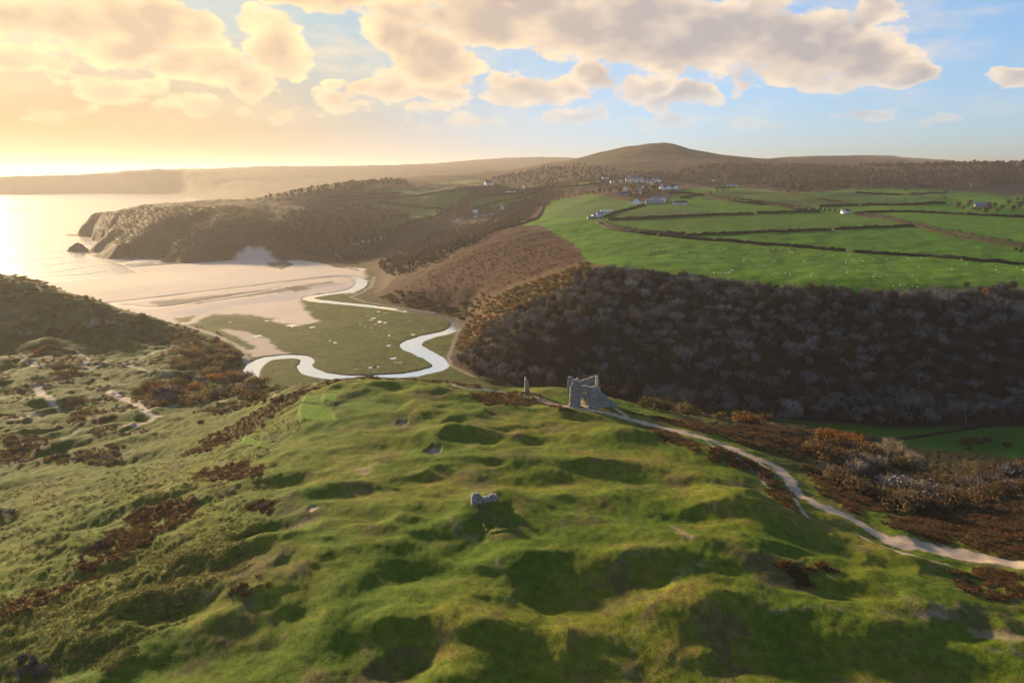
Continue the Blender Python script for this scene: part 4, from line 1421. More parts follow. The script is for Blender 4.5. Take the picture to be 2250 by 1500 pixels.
def scatter(name, key, meshes, pts, scales, label, r, sink=0.0):
    """One uncountable mass: instances of a few plants on points."""
    c, n = proto_set(key, meshes)
    pts = np.asarray(pts, float)
    z = H(pts[:, 0], pts[:, 1]) - sink
    me = bpy.data.meshes.new(name)
    me.vertices.add(len(pts))
    me.vertices.foreach_set('co', np.c_[pts, z].astype(np.float32).ravel())
    for nm, ty, val in (('size', 'FLOAT', np.asarray(scales)), ('turn', 'FLOAT', r.uniform(0, 2 * pi, len(pts))), ('pick', 'INT', r.integers(0, n, len(pts)))):
        at = me.attributes.new(nm, ty, 'POINT')
        at.data.foreach_set('value', val.astype(np.float32 if ty == 'FLOAT' else np.int32))
    o = link(name, me, kind='stuff', label=label)
    ng = bpy.data.node_groups.new('scatter', 'GeometryNodeTree')
    ng.interface.new_socket('Geometry', in_out='INPUT', socket_type='NodeSocketGeometry')
    ng.interface.new_socket('Geometry', in_out='OUTPUT', socket_type='NodeSocketGeometry')
    N, L = ng.nodes, ng.links
    gi, go = N.new('NodeGroupInput'), N.new('NodeGroupOutput')
    ci = N.new('GeometryNodeCollectionInfo')
    ci.inputs['Collection'].default_value = c
    ci.inputs['Separate Children'].default_value = True
    ci.inputs['Reset Children'].default_value = True
    ip = N.new('GeometryNodeInstanceOnPoints')
    ip.inputs['Pick Instance'].default_value = True

    def na(nm, ty):
        a = N.new('GeometryNodeInputNamedAttribute')
        a.data_type = ty
        a.inputs['Name'].default_value = nm
        return a.outputs['Attribute']
    cx = N.new('ShaderNodeCombineXYZ')
    L.new(na('turn', 'FLOAT'), cx.inputs[2])
    L.new(gi.outputs[0], ip.inputs['Points'])
    L.new(ci.outputs[0], ip.inputs['Instance'])
    L.new(na('pick', 'INT'), ip.inputs['Instance Index'])
    L.new(cx.outputs[0], ip.inputs['Rotation'])
    L.new(na('size', 'FLOAT'), ip.inputs['Scale'])
    L.new(ip.outputs[0], go.inputs[0])
    md = o.modifiers.new('scatter', 'NODES')
    md.node_group = ng
    return o


def empty(name, loc, rotz=0.0, label=None, category=None, group=None):
    return link(name, None, loc=loc, rotz=rotz, label=label, category=category, group=group)


def put_tree(name, pair, x, y, s, rz, label, group, sink=.3):
    e = empty(name, (x, y, float(H(x, y)[0]) - sink), rz, label, 'tree', group)
    link('trunk', pair[0], e, scale=s)
    link('crown', pair[1], e, scale=s)
    return e


def in_poly(poly, spacing, r, jitter=.45):
    """Jittered grid points inside a ground outline."""
    poly = np.asarray(poly)
    lo, hi = poly.min(0), poly.max(0)
    gx, gy = np.meshgrid(np.arange(lo[0], hi[0], spacing), np.arange(lo[1], hi[1], spacing))
    p = np.c_[gx.ravel(), gy.ravel()] + r.uniform(-jitter, jitter, (gx.size, 2)) * spacing
    return p[poly_sd(p[:, 0], p[:, 1], poly) < 0]


def seen(p, pad=.06):
    """Points inside the pictured sector, with a margin for a step aside."""
    a = np.arctan2(p[:, 0], p[:, 1])
    return p[np.abs(a) < .68 + pad]


# ------------------------------------------------------------------ the wood on the valley side
R1 = np.random.default_rng(101)
wood_poly = gpoly([(998, 800), (1030, 765), (1080, 728), (1150, 690), (1230, 650), (1290, 612), (1315, 603)]) + [P(1400, 608, 66), P(1600, 631, 64), P(1800, 647, 63), P(2000, 654, 63), P(2250, 646, 64.5), P(2560, 646, 64),
             P(2560, 918, 12), P(2250, 915, 11), P(2000, 926, 10), P(1700, 911, 10), P(1500, 889, 9), P(1250, 850, 8), P(1100, 833, 7), P(1020, 818, 6)]
wp_ = seen(in_poly(wood_poly, 7.4, R1))
wD = np.hypot(wp_[:, 0], wp_[:, 1])
order = np.argsort(wD + R1.uniform(0, 60, len(wD)))
first = order[:300]
for i in first:
    x, y = wp_[i]
    k = R1.random()
    west = sstep(azel(1600, 700)[0], azel(1050, 700)[0], math.atan2(x, y))
    s = R1.uniform(.8, 1.35)
    ua = math.atan2(x, y)
    side = 'behind the castle' if ua < azel(1480, 700)[0] else ('beyond the sandy track' if ua < azel(1880, 700)[0] else 'above the dark meadow')
    lev = 'at the foot of' if H(x, y)[0] < 24 else ('halfway up' if H(x, y)[0] < 44 else 'near the brow of')
    where = lev + ' the valley wood ' + side
    if k < .30 * (1 - .6 * west):
        put_tree('bare_tree', PALE[R1.integers(3)], x, y, s * 1.02, R1.uniform(0, 6.28), 'bare pale-limbed tree ' + where, 'pale-limbed trees ' + where)
    elif k < .42:
        put_tree('ivy_clad_tree', IVYT[0], x, y, s * .95, R1.uniform(0, 6.28), 'dark green ivy-covered tree ' + where, 'ivy-clad trees ' + where)
    else:
        put_tree('brown_tree', DULL[R1.integers(4)], x, y, s, R1.uniform(0, 6.28), 'dull brown bushy tree ' + where, 'dull brown trees ' + where)
rest = order[300:]
mixm = [joined(p) for p in (DULL[0], DULL[1], DULL[2], DULL[3], PALE[0], PALE[1], IVYT[0], DULL[0], DULL[2], PALE[2])]
scatter('woodland', 'woodmix', mixm, wp_[rest], R1.uniform(.75, 1.3, len(rest)), 'dense leafless dark wood covering the steep valley side', R1, .3)

edge_l = smooth_line([P(1310, 600, 65), P(1400, 608, 66), P(1600, 631, 64), P(1800, 647, 63), P(2000, 654, 63), P(2250, 646, 64.5), P(2560, 646, 64)], 60)
ep = edge_l + R1.normal(size=edge_l.shape) * 2.6
ep = np.concatenate([ep, edge_l + R1.normal(size=edge_l.shape) * 3.5 - np.array([0, 4.0])])
scatter('wood_edge', 'edgemix', [joined(p) for p in (DULL[2], PALE[1], DULL[3], DULL[2], DULL[0])], seen(ep), R1.uniform(.45, .85, len(seen(ep))), 'fuzzy edge of bare trees along the top of the wood', R1, .3)

# ------------------------------------------------------------------ massed woods and scrub further off
def mass(name, rows, spacing, key, meshes, smin, smax, label, r, keep=None, extra=None):
    p = np.concatenate([in_poly(gpoly(q) if isinstance(q[0][0], (int, float)) and len(q[0]) == 2 and abs(q[0][0]) >= 0 and extra is None else q, spacing, r) for q in rows])
    p = seen(p)
    if keep is not None:
        p = p[keep(p)]
    if len(p):
        scatter(name, key, meshes, p, r.uniform(smin, smax, len(p)), label, r)
    return len(p)


R2 = np.random.default_rng(202)
farm = [joined(p) for p in FAR]
# the field edges keep trees out of the grass
def off_grass(p):
    fa = np.interp(np.arctan2(p[:, 0], p[:, 1]), colA, np.arange(NA)).astype(int)
    fr = np.interp(np.log(np.hypot(p[:, 0], p[:, 1])), LROW, np.arange(NR)).astype(int)
    c = CL.reshape(NA, NR)[fa, fr]
    return (c != 3) & (c != 1) & (c != 9) & (c != 5) & (c != 2)


mass('hillside_wood', [[(600, 520), (640, 470), (700, 452), (800, 452), (890, 470), (905, 500), (870, 530), (830, 560), (760, 575), (690, 570), (640, 545)]], 8.5, 'farmix', farm, .6, .95,
     'brown leafless wood over the slopes above the beach', R2, off_grass)
mass('valley_scrub', [[(830, 585), (880, 545), (940, 515), (1000, 500), (1060, 492), (1120, 470), (1190, 440), (1200, 450), (1150, 490), (1050, 535), (960, 575), (870, 612)]], 7.5, 'farmix', farm, .4, .75,
     'brown scrub woodland filling the side valley below the hamlet', R2, off_grass)
mass('headland_scrub', [[(262, 556), (240, 520), (215, 500), (225, 476), (290, 460), (340, 457), (530, 455), (600, 470), (600, 540), (540, 540), (500, 560), (400, 570)]], 9, 'scrubmix', SH_SCRUB, .5, .95, 'low brown scrub over the headland', R2, lambda p: off_grass(p))
mass('far_farm_trees', [[(565, 437), (650, 424), (720, 412), (800, 402), (890, 398), (900, 408), (800, 416), (720, 428), (640, 436)]], 16, 'farmix', farm, .8, 1.2, 'dark belt of trees along the ridge beyond the headland', R2, off_grass)
mass('village_wood', [[(880, 468), (905, 440), (960, 425), (1030, 420), (1060, 412), (1150, 408), (1240, 400), (1300, 390), (1380, 378), (1440, 385), (1340, 412), (1240, 425), (1190, 440), (1100, 470), (1000, 490), (930, 500)]], 17, 'farmix', farm, .55, 1.0,
     'brown trees and thickets between the small fields and houses', R2, lambda p: off_grass(p) & (fbm(p[:, 0], p[:, 1], 120, 2, 301) > -.15))
mass('village_wood', [[(1060, 404), (1110, 384), (1200, 368), (1290, 366), (1360, 376), (1300, 388), (1200, 400), (1120, 408)]], 26, 'farmix', farm, .8, 1.3, 'brown woods along the foot of the moor hill', R2, off_grass)
mass('far_wood', [[(1380, 402), (1440, 388), (1520, 372), (1600, 362), (1700, 362), (1800, 366), (1900, 374), (2000, 376), (2150, 372), (2400, 370), (2400, 420), (2250, 405), (2080, 414), (1900, 412), (1760, 422), (1660, 410), (1560, 408), (1480, 400)]], 20, 'farmix', farm, .8, 1.45,
     'broad brown leafless wood across the skyline beyond the fields', R2, off_grass)
mass('far_wood', [[(1880, 368), (2000, 364), (2250, 360), (2400, 358), (2400, 372), (2250, 373), (2000, 377)]], 38, 'farmix', farm, 1.3, 2.0, 'hazy woods out to the horizon beyond the fields', R2, off_grass)
# scrub hill at the left edge
mass('dune_scrub', [[P(u, v, z) for u, v, z in [(-250, 572, 60), (0, 582, 58), (60, 590, 54), (130, 626, 45), (200, 654, 36), (300, 688, 24), (400, 716, 10), (480, 740, 7), (520, 765, 7), (440, 770, 8), (330, 748, 9), (180, 742, 12), (0, 745, 15), (-250, 760, 18)]]],
     6.0, 'scrubmix', SH_SCRUB + [SH_OLIVE[0]], .45, 1.0, 'brown thicket covering the dune hill', R2, lambda p: fbm(p[:, 0], p[:, 1], 30, 2, 303) > -.08, extra=1)
mass('spur_scrub', [[(835, 655), (870, 640), (960, 662), (1010, 668), (1060, 640), (1090, 650), (1040, 690), (1018, 705), (960, 684), (880, 672)]], 6.0, 'scrubmix2', SH_SCRUB + SH_OLIVE, .6, 1.2, 'thick shrubs along the foot of the bracken spur', R2)
mass('ridge_scrub', [[(1005, 760), (1030, 705), (1075, 665), (1150, 625), (1230, 600), (1296, 578), (1300, 605), (1230, 640), (1150, 685), (1070, 740), (1015, 790)]], 5.0, 'scrubmix3', SH_SCRUB + [SH_OLIVE[0], SH_RUST[0], SH_SCRUB[0]], .55, 1.1, 'rust and brown shrubs on the brow beside the wood', R2)
mass('bracken_scrub', [[(870, 640), (980, 580), (1080, 540), (1160, 520), (1270, 560), (1180, 610), (1050, 655), (960, 660)]], 7.5, 'scrubmix4', SH_SCRUB + [SH_OLIVE[0], SH_RUST[0]] + SH_SCRUB, .16, .55, 'scattered dark shrubs over the bracken spur', R2)

# near bracken and tussocks, too many to count
R3 = np.random.default_rng(303)
cand = np.nonzero((lb > .35) & (Ds < 760) & (np.abs(As) < .78) & (CL == 0))[0]
sel = R3.choice(cand, min(2600, len(cand)), replace=False)
scatter('low_scrub', 'scrubmix5', SH_SCRUB + [SH_OLIVE[0], SH_GREY[1]], np.c_[xs[sel], ys[sel]], R3.uniform(.12, .45, len(sel)), 'low brown heath and scrub in patches over the left dunes', R3)
cand = np.nonzero((BRW > .45) & (Ds < 330) & (np.abs(As) < .78))[0]
sel = R3.choice(cand, min(9000, len(cand)), replace=False)
scatter('bracken', 'fern', FERNS, np.c_[xs[sel], ys[sel]] + R3.uniform(-.4, .4, (len(sel), 2)), R3.uniform(.6, 1.25, len(sel)), 'rusty dead bracken in patches over the dunes', R3)
cand = np.nonzero((ROUGH > .4) & (BRW < .3) & (pw_ < .2) & (NZ3 + 1.2 * NZ2 + (Ds < 190) * (xs < -60) * .8 > .35) & (Ds < 300) & (np.abs(As) < .78))[0]
sel = R3.choice(cand, min(7000, len(cand)), replace=False)
scatter('marram_tussocks', 'tuss', TUSSES, np.c_[xs[sel], ys[sel]] + R3.uniform(-.3, .3, (len(sel), 2)), R3.uniform(.5, 1.2, len(sel)), 'tufty rough grass on the dune slope beside the golf turf', R3)

GTUFT = [tuft(75, 12, .20, .30, GRASSB), tuft(76, 14, .16, .38, GRASSB)]
cand = np.nonzero((BRW < .3) & (pw_ < .15) & (CL == 0) & near & (Ds < 300) & (Ds > 85) & (np.abs(As) < .78) & (slope < .4) & (NZ3 + .6 * NZ2 > -.1) & ((ROUGH > .1) | (Ds < 230)))[0]
sel = R3.choice(cand, min(40000, len(cand)), replace=False, p=None)
scatter('grass', 'turf', GTUFT, np.c_[xs[sel], ys[sel]] + R3.uniform(-.3, .3, (len(sel), 2)), R3.uniform(.5, 1.3, len(sel)), 'short tufty grass over the dune turf', R3)

# ------------------------------------------------------------------ single shrubs of the dunes and the valley edge
def shrubs(name, protos, rows, label, group, r):
    """rows: picture point and size factor."""
    for (u, v, s) in rows:
        x, y = G(u, v)
        link(name, protos[r.integers(len(protos))], loc=(x, y, float(H(x, y)[0]) - .15), rotz=r.uniform(0, 6.28), scale=(s * r.uniform(.9, 1.15), s * r.uniform(.9, 1.15), s * r.uniform(.85, 1.1)),
             label=label(u, v) if callable(label) else label, category='shrub', group=group(u, v) if callable(group) else group)


def zones(text, cuts, vmid):
    def lab(u, v):
        z = [w for c, w in cuts if u < c][0]
        return text % ('front' if v > vmid else 'back', z)
    return lab, lab


def cluster(poly, n, smin, smax, r):
    out = []
    us, vs = [p[0] for p in poly], [p[1] for p in poly]
    pa = np.asarray(poly, float)
    while len(out) < n:
        u, v = r.uniform(min(us), max(us)), r.uniform(min(vs), max(vs))
        if poly_sd(np.array([u]), np.array([v]), pa)[0] < 0:
            out.append((u, v, r.uniform(smin, smax)))
    return out


R4 = np.random.default_rng(404)
C1 = [(372, 805), (400, 772), (470, 752), (520, 765), (528, 795), (505, 818), (440, 818), (385, 814)]
C2 = [(292, 872), (312, 850), (400, 842), (440, 825), (500, 818), (560, 838), (605, 855), (580, 878), (500, 888), (400, 892), (320, 888)]
shrubs('hawthorn', SH_SCRUB, cluster(C1, 44, 1.3, 2.3, R4), *zones('brown leafless %s bush %s of the round thicket by the river bend', [(450, 'at the dune end'), (9999, 'at the river end')], 788), R4)
shrubs('hawthorn', SH_OLIVE, [(432, 780, 1.9), (452, 798, 2.0), (470, 774, 1.8), (486, 804, 1.7)], 'olive-leaved bush in the round thicket left of the river bend', 'olive bushes by the river bend', R4)
shrubs('hawthorn', SH_RUST, [(494, 778, 1.9)], 'orange-leaved bush at the top of the thicket by the river bend', None, R4)
shrubs('hawthorn', SH_SCRUB + SH_GREY, cluster(C2, 54, 1.2, 2.1, R4), *zones('grey-brown %s bush %s of the long thicket behind the golf green', [(380, 'at the sandy end'), (490, 'in the middle'), (9999, 'at the river end')], 862), R4)
shrubs('hawthorn', SH_RUST, [(345, 860, 1.8), (325, 864, 1.6), (372, 862, 1.8), (470, 836, 2.0), (490, 832, 2.1), (508, 834, 1.8), (430, 852, 1.6), (540, 864, 1.6)], 'rust-orange bush in the long thicket behind the golf green', 'orange bushes of the long thicket', R4)
shrubs('hawthorn', SH_OLIVE, [(455, 872, 1.6), (500, 868, 1.5), (590, 862, 1.3), (575, 870, 1.2)], 'yellow-olive bush in the long thicket behind the golf green', 'olive bushes of the long thicket', R4)
shrubs('gorse_bush', SH_SCRUB, cluster([(142, 905), (165, 898), (215, 900), (200, 922), (160, 930)], 6, .7, 1.1, R4), 'dark bush in the hollow beside the dune tracks', 'dark bushes in the dune hollow', R4)
shrubs('gorse_bush', SH_SCRUB, cluster([(110, 812), (140, 798), (185, 805), (190, 820), (130, 826)], 6, .9, 1.4, R4), 'brown bush on the flank of the low dune', 'brown bushes on the low dune', R4)
shrubs('gorse_bush', SH_RUST + SH_SCRUB, cluster([(75, 775), (110, 758), (150, 770), (130, 790)], 8, .6, 1.0, R4), 'russet bush over the crest of the round dune', 'russet bushes on the round dune', R4)
shrubs('gorse_bush', SH_SCRUB, cluster([(480, 895), (530, 880), (560, 885), (620, 872), (600, 890), (500, 910)], 9, .5, .9, R4), 'low dark bush beside the track behind the tee', 'low bushes behind the tee', R4)
shrubs('gorse_bush', SH_SCRUB + SH_OLIVE, cluster([(0, 960), (60, 955), (140, 975), (60, 1000), (0, 1010)], 9, .5, .9, R4), 'dark bush in the dip of the near dunes', 'bushes in the near dune dip', R4)
shrubs('gorse_bush', SH_GREY, [(283, 893, .5), (218, 1197, .55), (232, 1202, .5), (205, 1208, .45), (180, 1228, .45), (570, 1112, .4), (578, 1116, .4), (0, 1130, .7), (20, 1128, .6)], 'small dark bush standing alone in the dune grass', 'lone small dune bushes', R4)
shrubs('bare_shrub', SH_GREY, cluster([(0, 1470), (40, 1440), (90, 1455), (90, 1490), (0, 1500)], 12, .28, .45, R4), 'low grey twiggy bush in the near corner', 'twiggy bushes in the near corner', R4)
# right: along the slope under the castle
shrubs('willow_bush', SH_OLIVE + SH_SCRUB, cluster([(1385, 885), (1420, 872), (1560, 885), (1690, 918), (1690, 932), (1560, 918), (1440, 905)], 34, 1.0, 1.8, R4), *zones('olive-brown %s bush %s of the row between track and wood', [(1500, 'at the castle end'), (1600, 'in the middle'), (9999, 'at the meadow end')], 900), R4)
shrubs('willow_bush', SH_STRAW, [(1480, 900, 1.3), (1505, 900, 1.4), (1530, 903, 1.5), (1555, 905, 1.4), (1420, 892, 1.2), (1440, 897, 1.3)], 'straw-coloured bare bush in the row between track and wood', 'straw-coloured bushes by the track', R4)
shrubs('willow_bush', SH_RUST, [(1636, 926, 1.5), (1655, 929, 1.3), (1510, 910, 1.0)], 'orange bush in the row between track and wood', 'orange bushes in the row by the track', R4)
shrubs('hawthorn', SH_RUST, [(1806, 962, 1.9), (1826, 960, 1.8)], 'bright orange bush at the head of the valley thicket', 'bright orange bushes at the head of the thicket', R4)
shrubs('hawthorn', SH_RUST, [(1860, 976, 1.9), (1880, 972, 1.9), (1888, 962, 1.4)], 'golden orange bush beside the pale willows', 'golden bushes beside the pale willows', R4)
shrubs('pale_willow', SH_STRAW, [(1930, 1000, 1.9), (1955, 995, 2.0), (1978, 1008, 1.8), (1905, 1024, 1.5), (1928, 1032, 1.5), (1888, 1040, 1.4), (2000, 1020, 1.5), (1940, 1015, 1.7)], 'tall pale bare willow in the valley thicket', 'pale willows in the valley thicket', R4)
shrubs('pale_willow', SH_STRAW, [(2012, 1085, 1.7)], 'yellow-green bare willow standing apart at the thicket end', None, R4)
shrubs('bare_shrub', SH_GREY + SH_SCRUB, cluster([(1790, 1000), (1860, 985), (1990, 1010), (2010, 1060), (2100, 1080), (2090, 1120), (1990, 1120), (1900, 1090), (1830, 1060)], 56, 1.2, 2.1, R4), *zones('dark bare %s bush %s of the valley thicket beside the track', [(1880, 'at the track end'), (1970, 'in the middle'), (9999, 'at the meadow end')], 1050), R4)
shrubs('bare_shrub', SH_GREY + SH_SCRUB, cluster([(2040, 1045), (2130, 1030), (2260, 1025), (2260, 1090), (2120, 1095)], 34, 1.1, 1.9, R4), *zones('dark %s bush %s of the slope below the meadow', [(2120, 'at the thicket end'), (9999, 'towards the picture edge')], 1060), R4)
shrubs('bare_shrub', SH_RUST + SH_OLIVE, cluster([(2120, 1035), (2250, 1025), (2250, 1050), (2130, 1055)], 7, .6, .9, R4), 'russet bush on the slope below the meadow', 'russet bushes below the meadow', R4)
shrubs('bare_shrub', SH_SCRUB, [(2120, 975, .9), (2145, 972, 1.0), (2170, 968, .9), (2210, 978, .9), (2130, 988, .7), (2195, 1120, .8)], 'dark bush out on the green meadow', 'bushes on the meadow', R4)
for (u, v, s) in [(2098, 1092, .55), (2140, 1082, .6)]:
    x, y = G(u, v)
    put_tree('bare_tree', PALE[1], x, y, s, R4.uniform(0, 6), 'small pale bare tree standing on the slope below the meadow', 'pale trees below the meadow')

# ------------------------------------------------------------------ hedges
def hedge(rows, label, w=2.6, h=2.2, group='field hedges', mat=None, seed=0):
    g = [G(u, v) for u, v in rows]
    p = smooth_line(g, 8)
    seg = np.r_[0, np.cumsum(np.hypot(*np.diff(p, axis=0).T))]
    n = max(4, int(seg[-1] / 3.0))
    t = np.linspace(0, seg[-1], n)
    x, y = np.interp(t, seg, p[:, 0]), np.interp(t, seg, p[:, 1])
    d = np.stack([np.gradient(x), np.gradient(y)], 1)
    d /= np.linalg.norm(d, axis=1)[:, None] + 1e-9
    nr = np.stack([-d[:, 1], d[:, 0]], 1)
    z = H(x, y)
    r = np.random.default_rng(seed + 900)
    prof = np.array([(-.5, -.3), (-.56, .35), (-.42, .85), (-.12, 1.0), (.14, 1.0), (.42, .84), (.56, .35), (.5, -.3)])
    k = len(prof)
    V = np.zeros((n, k, 3))
    hh = h * (1 + .30 * perlin(t / 9.0, t * 0 + seed, 5) + .14 * r.normal(size=n))
    ww = w * (1 + .25 * perlin(t / 7.0, t * 0 + seed, 8))
    for i, (a, b) in enumerate(prof):
        jit = r.normal(size=n) * .10
        V[:, i, 0] = x + nr[:, 0] * (a * ww + jit)
        V[:, i, 1] = y + nr[:, 1] * (a * ww + jit)
        V[:, i, 2] = z + b * hh * (1 + r.normal(size=n) * .05 * (b > .5))
    V -= np.array([x[0], y[0], z[0]])
    q = np.arange(n * k).reshape(n, k)
    f = np.stack([q[:-1, :-1], q[1:, :-1], q[1:, 1:], q[:-1, 1:]], -1).reshape(-1, 4)
    caps = np.array([[q[0, 0], q[0, 1], q[0, 2], q[0, 3]], [q[0, 0], q[0, 3], q[0, 4], q[0, 7]], [q[0, 4], q[0, 5], q[0, 6], q[0, 7]],
                     [q[-1, 3], q[-1, 2], q[-1, 1], q[-1, 0]], [q[-1, 7], q[-1, 4], q[-1, 3], q[-1, 0]], [q[-1, 7], q[-1, 6], q[-1, 5], q[-1, 4]]])
    me = mesh_np('hedge', V.reshape(-1, 3), np.concatenate([f, caps]), mat or HEDGE, smooth=False)
    link('hedge', me, loc=(x[0], y[0], z[0]), label=label, category='hedge', group=group)


HEDGES = [
    ([(1336, 484), (1400, 481), (1500, 476), (1653, 470)], 'dark clipped hedge running right from the lower farm, up to the first gap'),
    ([(1662, 469), (1730, 467), (1800, 466)], 'short dark hedge right of the gap beyond the lower farm'),
    ([(1312, 489), (1340, 503), (1400, 512), (1440, 516), (1505, 519)], 'near hedge of the lane curving down from the lower farm'),
    ([(1318, 485), (1345, 498), (1400, 507), (1445, 512), (1505, 516)], 'far hedge of the lane curving down from the lower farm'),
    ([(1510, 518), (1600, 514), (1720, 510), (1824, 506)], 'long dark hedge across the middle pasture, left of its gap'),
    ([(1833, 505), (1920, 500), (2004, 497)], 'dark hedge across the middle pasture, right of its gap'),
    ([(1445, 518), (1510, 524), (1581, 530), (1700, 539), (1858, 552)], 'long dark hedge above the sheep pasture, left of its gap'),
    ([(1874, 554), (2000, 562), (2120, 571), (2260, 582)], 'long dark hedge above the sheep pasture, right of its gap'),
    ([(1876, 472), (1920, 478), (1967, 488), (2012, 498), (2080, 516), (2170, 532), (2260, 546)], 'near hedge of the lane running down past the white cottage'),
    ([(1880, 468), (1930, 475), (1975, 485), (2020, 494), (2090, 511), (2180, 527), (2260, 539)], 'far hedge of the lane running down past the white cottage'),
    ([(1546, 430), (1611, 443), (1680, 451), (1740, 459), (1800, 467)], 'near hedge of the lane between the village and the white cottage'),
    ([(1550, 427), (1620, 439), (1690, 448), (1745, 454), (1790, 462)], 'far hedge of the lane between the village and the white cottage'),
    ([(1470, 424), (1510, 425), (1548, 429)], 'hedge beside the lane below the triple-gabled house'),
    ([(1638, 414), (1690, 419), (1725, 424), (1785, 435), (1840, 444), (1885, 452)], 'hedge slanting down across the upper pasture to its corner'),
    ([(1800, 455), (1845, 453), (1884, 452)], 'short hedge joining the pine garden to the slanting hedge'),
    ([(1892, 452), (1950, 451), (2010, 450), (2076, 447)], 'thin hedge running right from the slanting hedge corner'),
    ([(1878, 470), (1920, 467), (1967, 466), (2040, 468), (2118, 472)], 'dark hedge right of the white cottage'),
    ([(2122, 472), (2190, 475), (2260, 478)], 'dark hedge ending at the right edge of the fields'),
    ([(1880, 424), (1950, 428), (2000, 431), (2078, 437)], 'thin hedge along the upper far pasture'),
    ([(2000, 429), (2040, 425), (2082, 421)], 'short hedge climbing to the far wood'),
    ([(1572, 414), (1605, 412), (1640, 413)], 'short hedge below the pale far cottage'),
    ([(1495, 436), (1520, 431), (1545, 429)], 'short hedge beside the dark-roofed bungalow'),
    ([(1330, 478), (1360, 466), (1400, 455), (1415, 452)], 'hedge beside the farm track up to the gabled farmhouse'),
    ([(1130, 496), (1160, 488), (1182, 478), (1192, 460), (1205, 442)], 'thin hedge along the brow above the rusty bracken'),
    ([(845, 447), (880, 450), (930, 456), (978, 461)], 'hedge between the two hazy fields above the beach wood'),
    ([(850, 441), (900, 431), (960, 424), (1000, 420)], 'hedge along the top of the hazy field'),
    ([(905, 491), (930, 482), (965, 470), (990, 458)], 'hedge along the lower edge of the hazy fields'),
    ([(700, 446), (760, 441), (830, 436), (900, 430)], 'hazy hedge below the tan field'),
    ([(720, 434), (800, 430), (880, 424)], 'hazy hedge above the tan field'),
    ([(1040, 457), (1090, 445), (1140, 434), (1178, 424)], 'hedge above the sunlit yellow-green strip'),
    ([(1150, 419), (1220, 413), (1300, 405), (1360, 399)], 'hedge above the two sunlit fields left of the village'),
    ([(1060, 430), (1110, 426), (1150, 424)], 'hedge along the small field below the long pale roof'),
]
for i, (rows_, lab) in enumerate(HEDGES):
    far_ = rows_[0][1] < 462
    hedge(rows_, lab, 4.2, 3.2 if far_ else 3.0, seed=i)
# ------------------------------------------------------------------ stone ruins
def stone_mat(name, a, b_, scale=1.2):
    m, nt, b = new_mat(name)
    N, L = nt.nodes, nt.links
    geo = N.new('ShaderNodeNewGeometry')
    n = N.new('ShaderNodeTexNoise')
    n.inputs['Scale'].default_value = scale
    n.inputs['Detail'].default_value = 6
    n.inputs['Roughness'].default_value = .7
    L.new(geo.outputs['Position'], n.inputs['Vector'])
    cr = N.new('ShaderNodeValToRGB')
    cr.color_ramp.elements[0].position, cr.color_ramp.elements[0].color = .3, (*a, 1)
    cr.color_ramp.elements[1].position, cr.color_ramp.elements[1].color = .7, (*b_, 1)
    L.new(n.outputs[0], cr.inputs[0])
    vo = N.new('ShaderNodeTexVoronoi')
    vo.inputs['Scale'].default_value = 2.6
    L.new(geo.outputs['Position'], vo.inputs['Vector'])
    mx = N.new('ShaderNodeMix')
    mx.data_type = 'RGBA'
    mx.blend_type = 'MULTIPLY'
    mx.inputs[0].default_value = .5
    L.new(cr.outputs[0], mx.inputs[6])
    bw_ = N.new('ShaderNodeRGBToBW')
    L.new(vo.outputs['Color'], bw_.inputs[0])
    L.new(bw_.outputs[0], mx.inputs[7])
    L.new(mx.outputs[2], b.inputs['Base Color'])
    b.inputs['Roughness'].default_value = .92
    b.inputs['Specular IOR Level'].default_value = .1
    bp = N.new('ShaderNodeBump')
    bp.inputs['Strength'].default_value = .6
    bp.inputs['Distance'].default_value = .12
    L.new(vo.outputs['Distance'], bp.inputs['Height'])
    L.new(bp.outputs[0], b.inputs['Normal'])
    return m


STONE = stone_mat('ruin_limestone', (.17, .165, .158), (.40, .385, .36), .8)
STONE2 = stone_mat('ruin_limestone_warm', (.26, .23, .20), (.42, .38, .33))


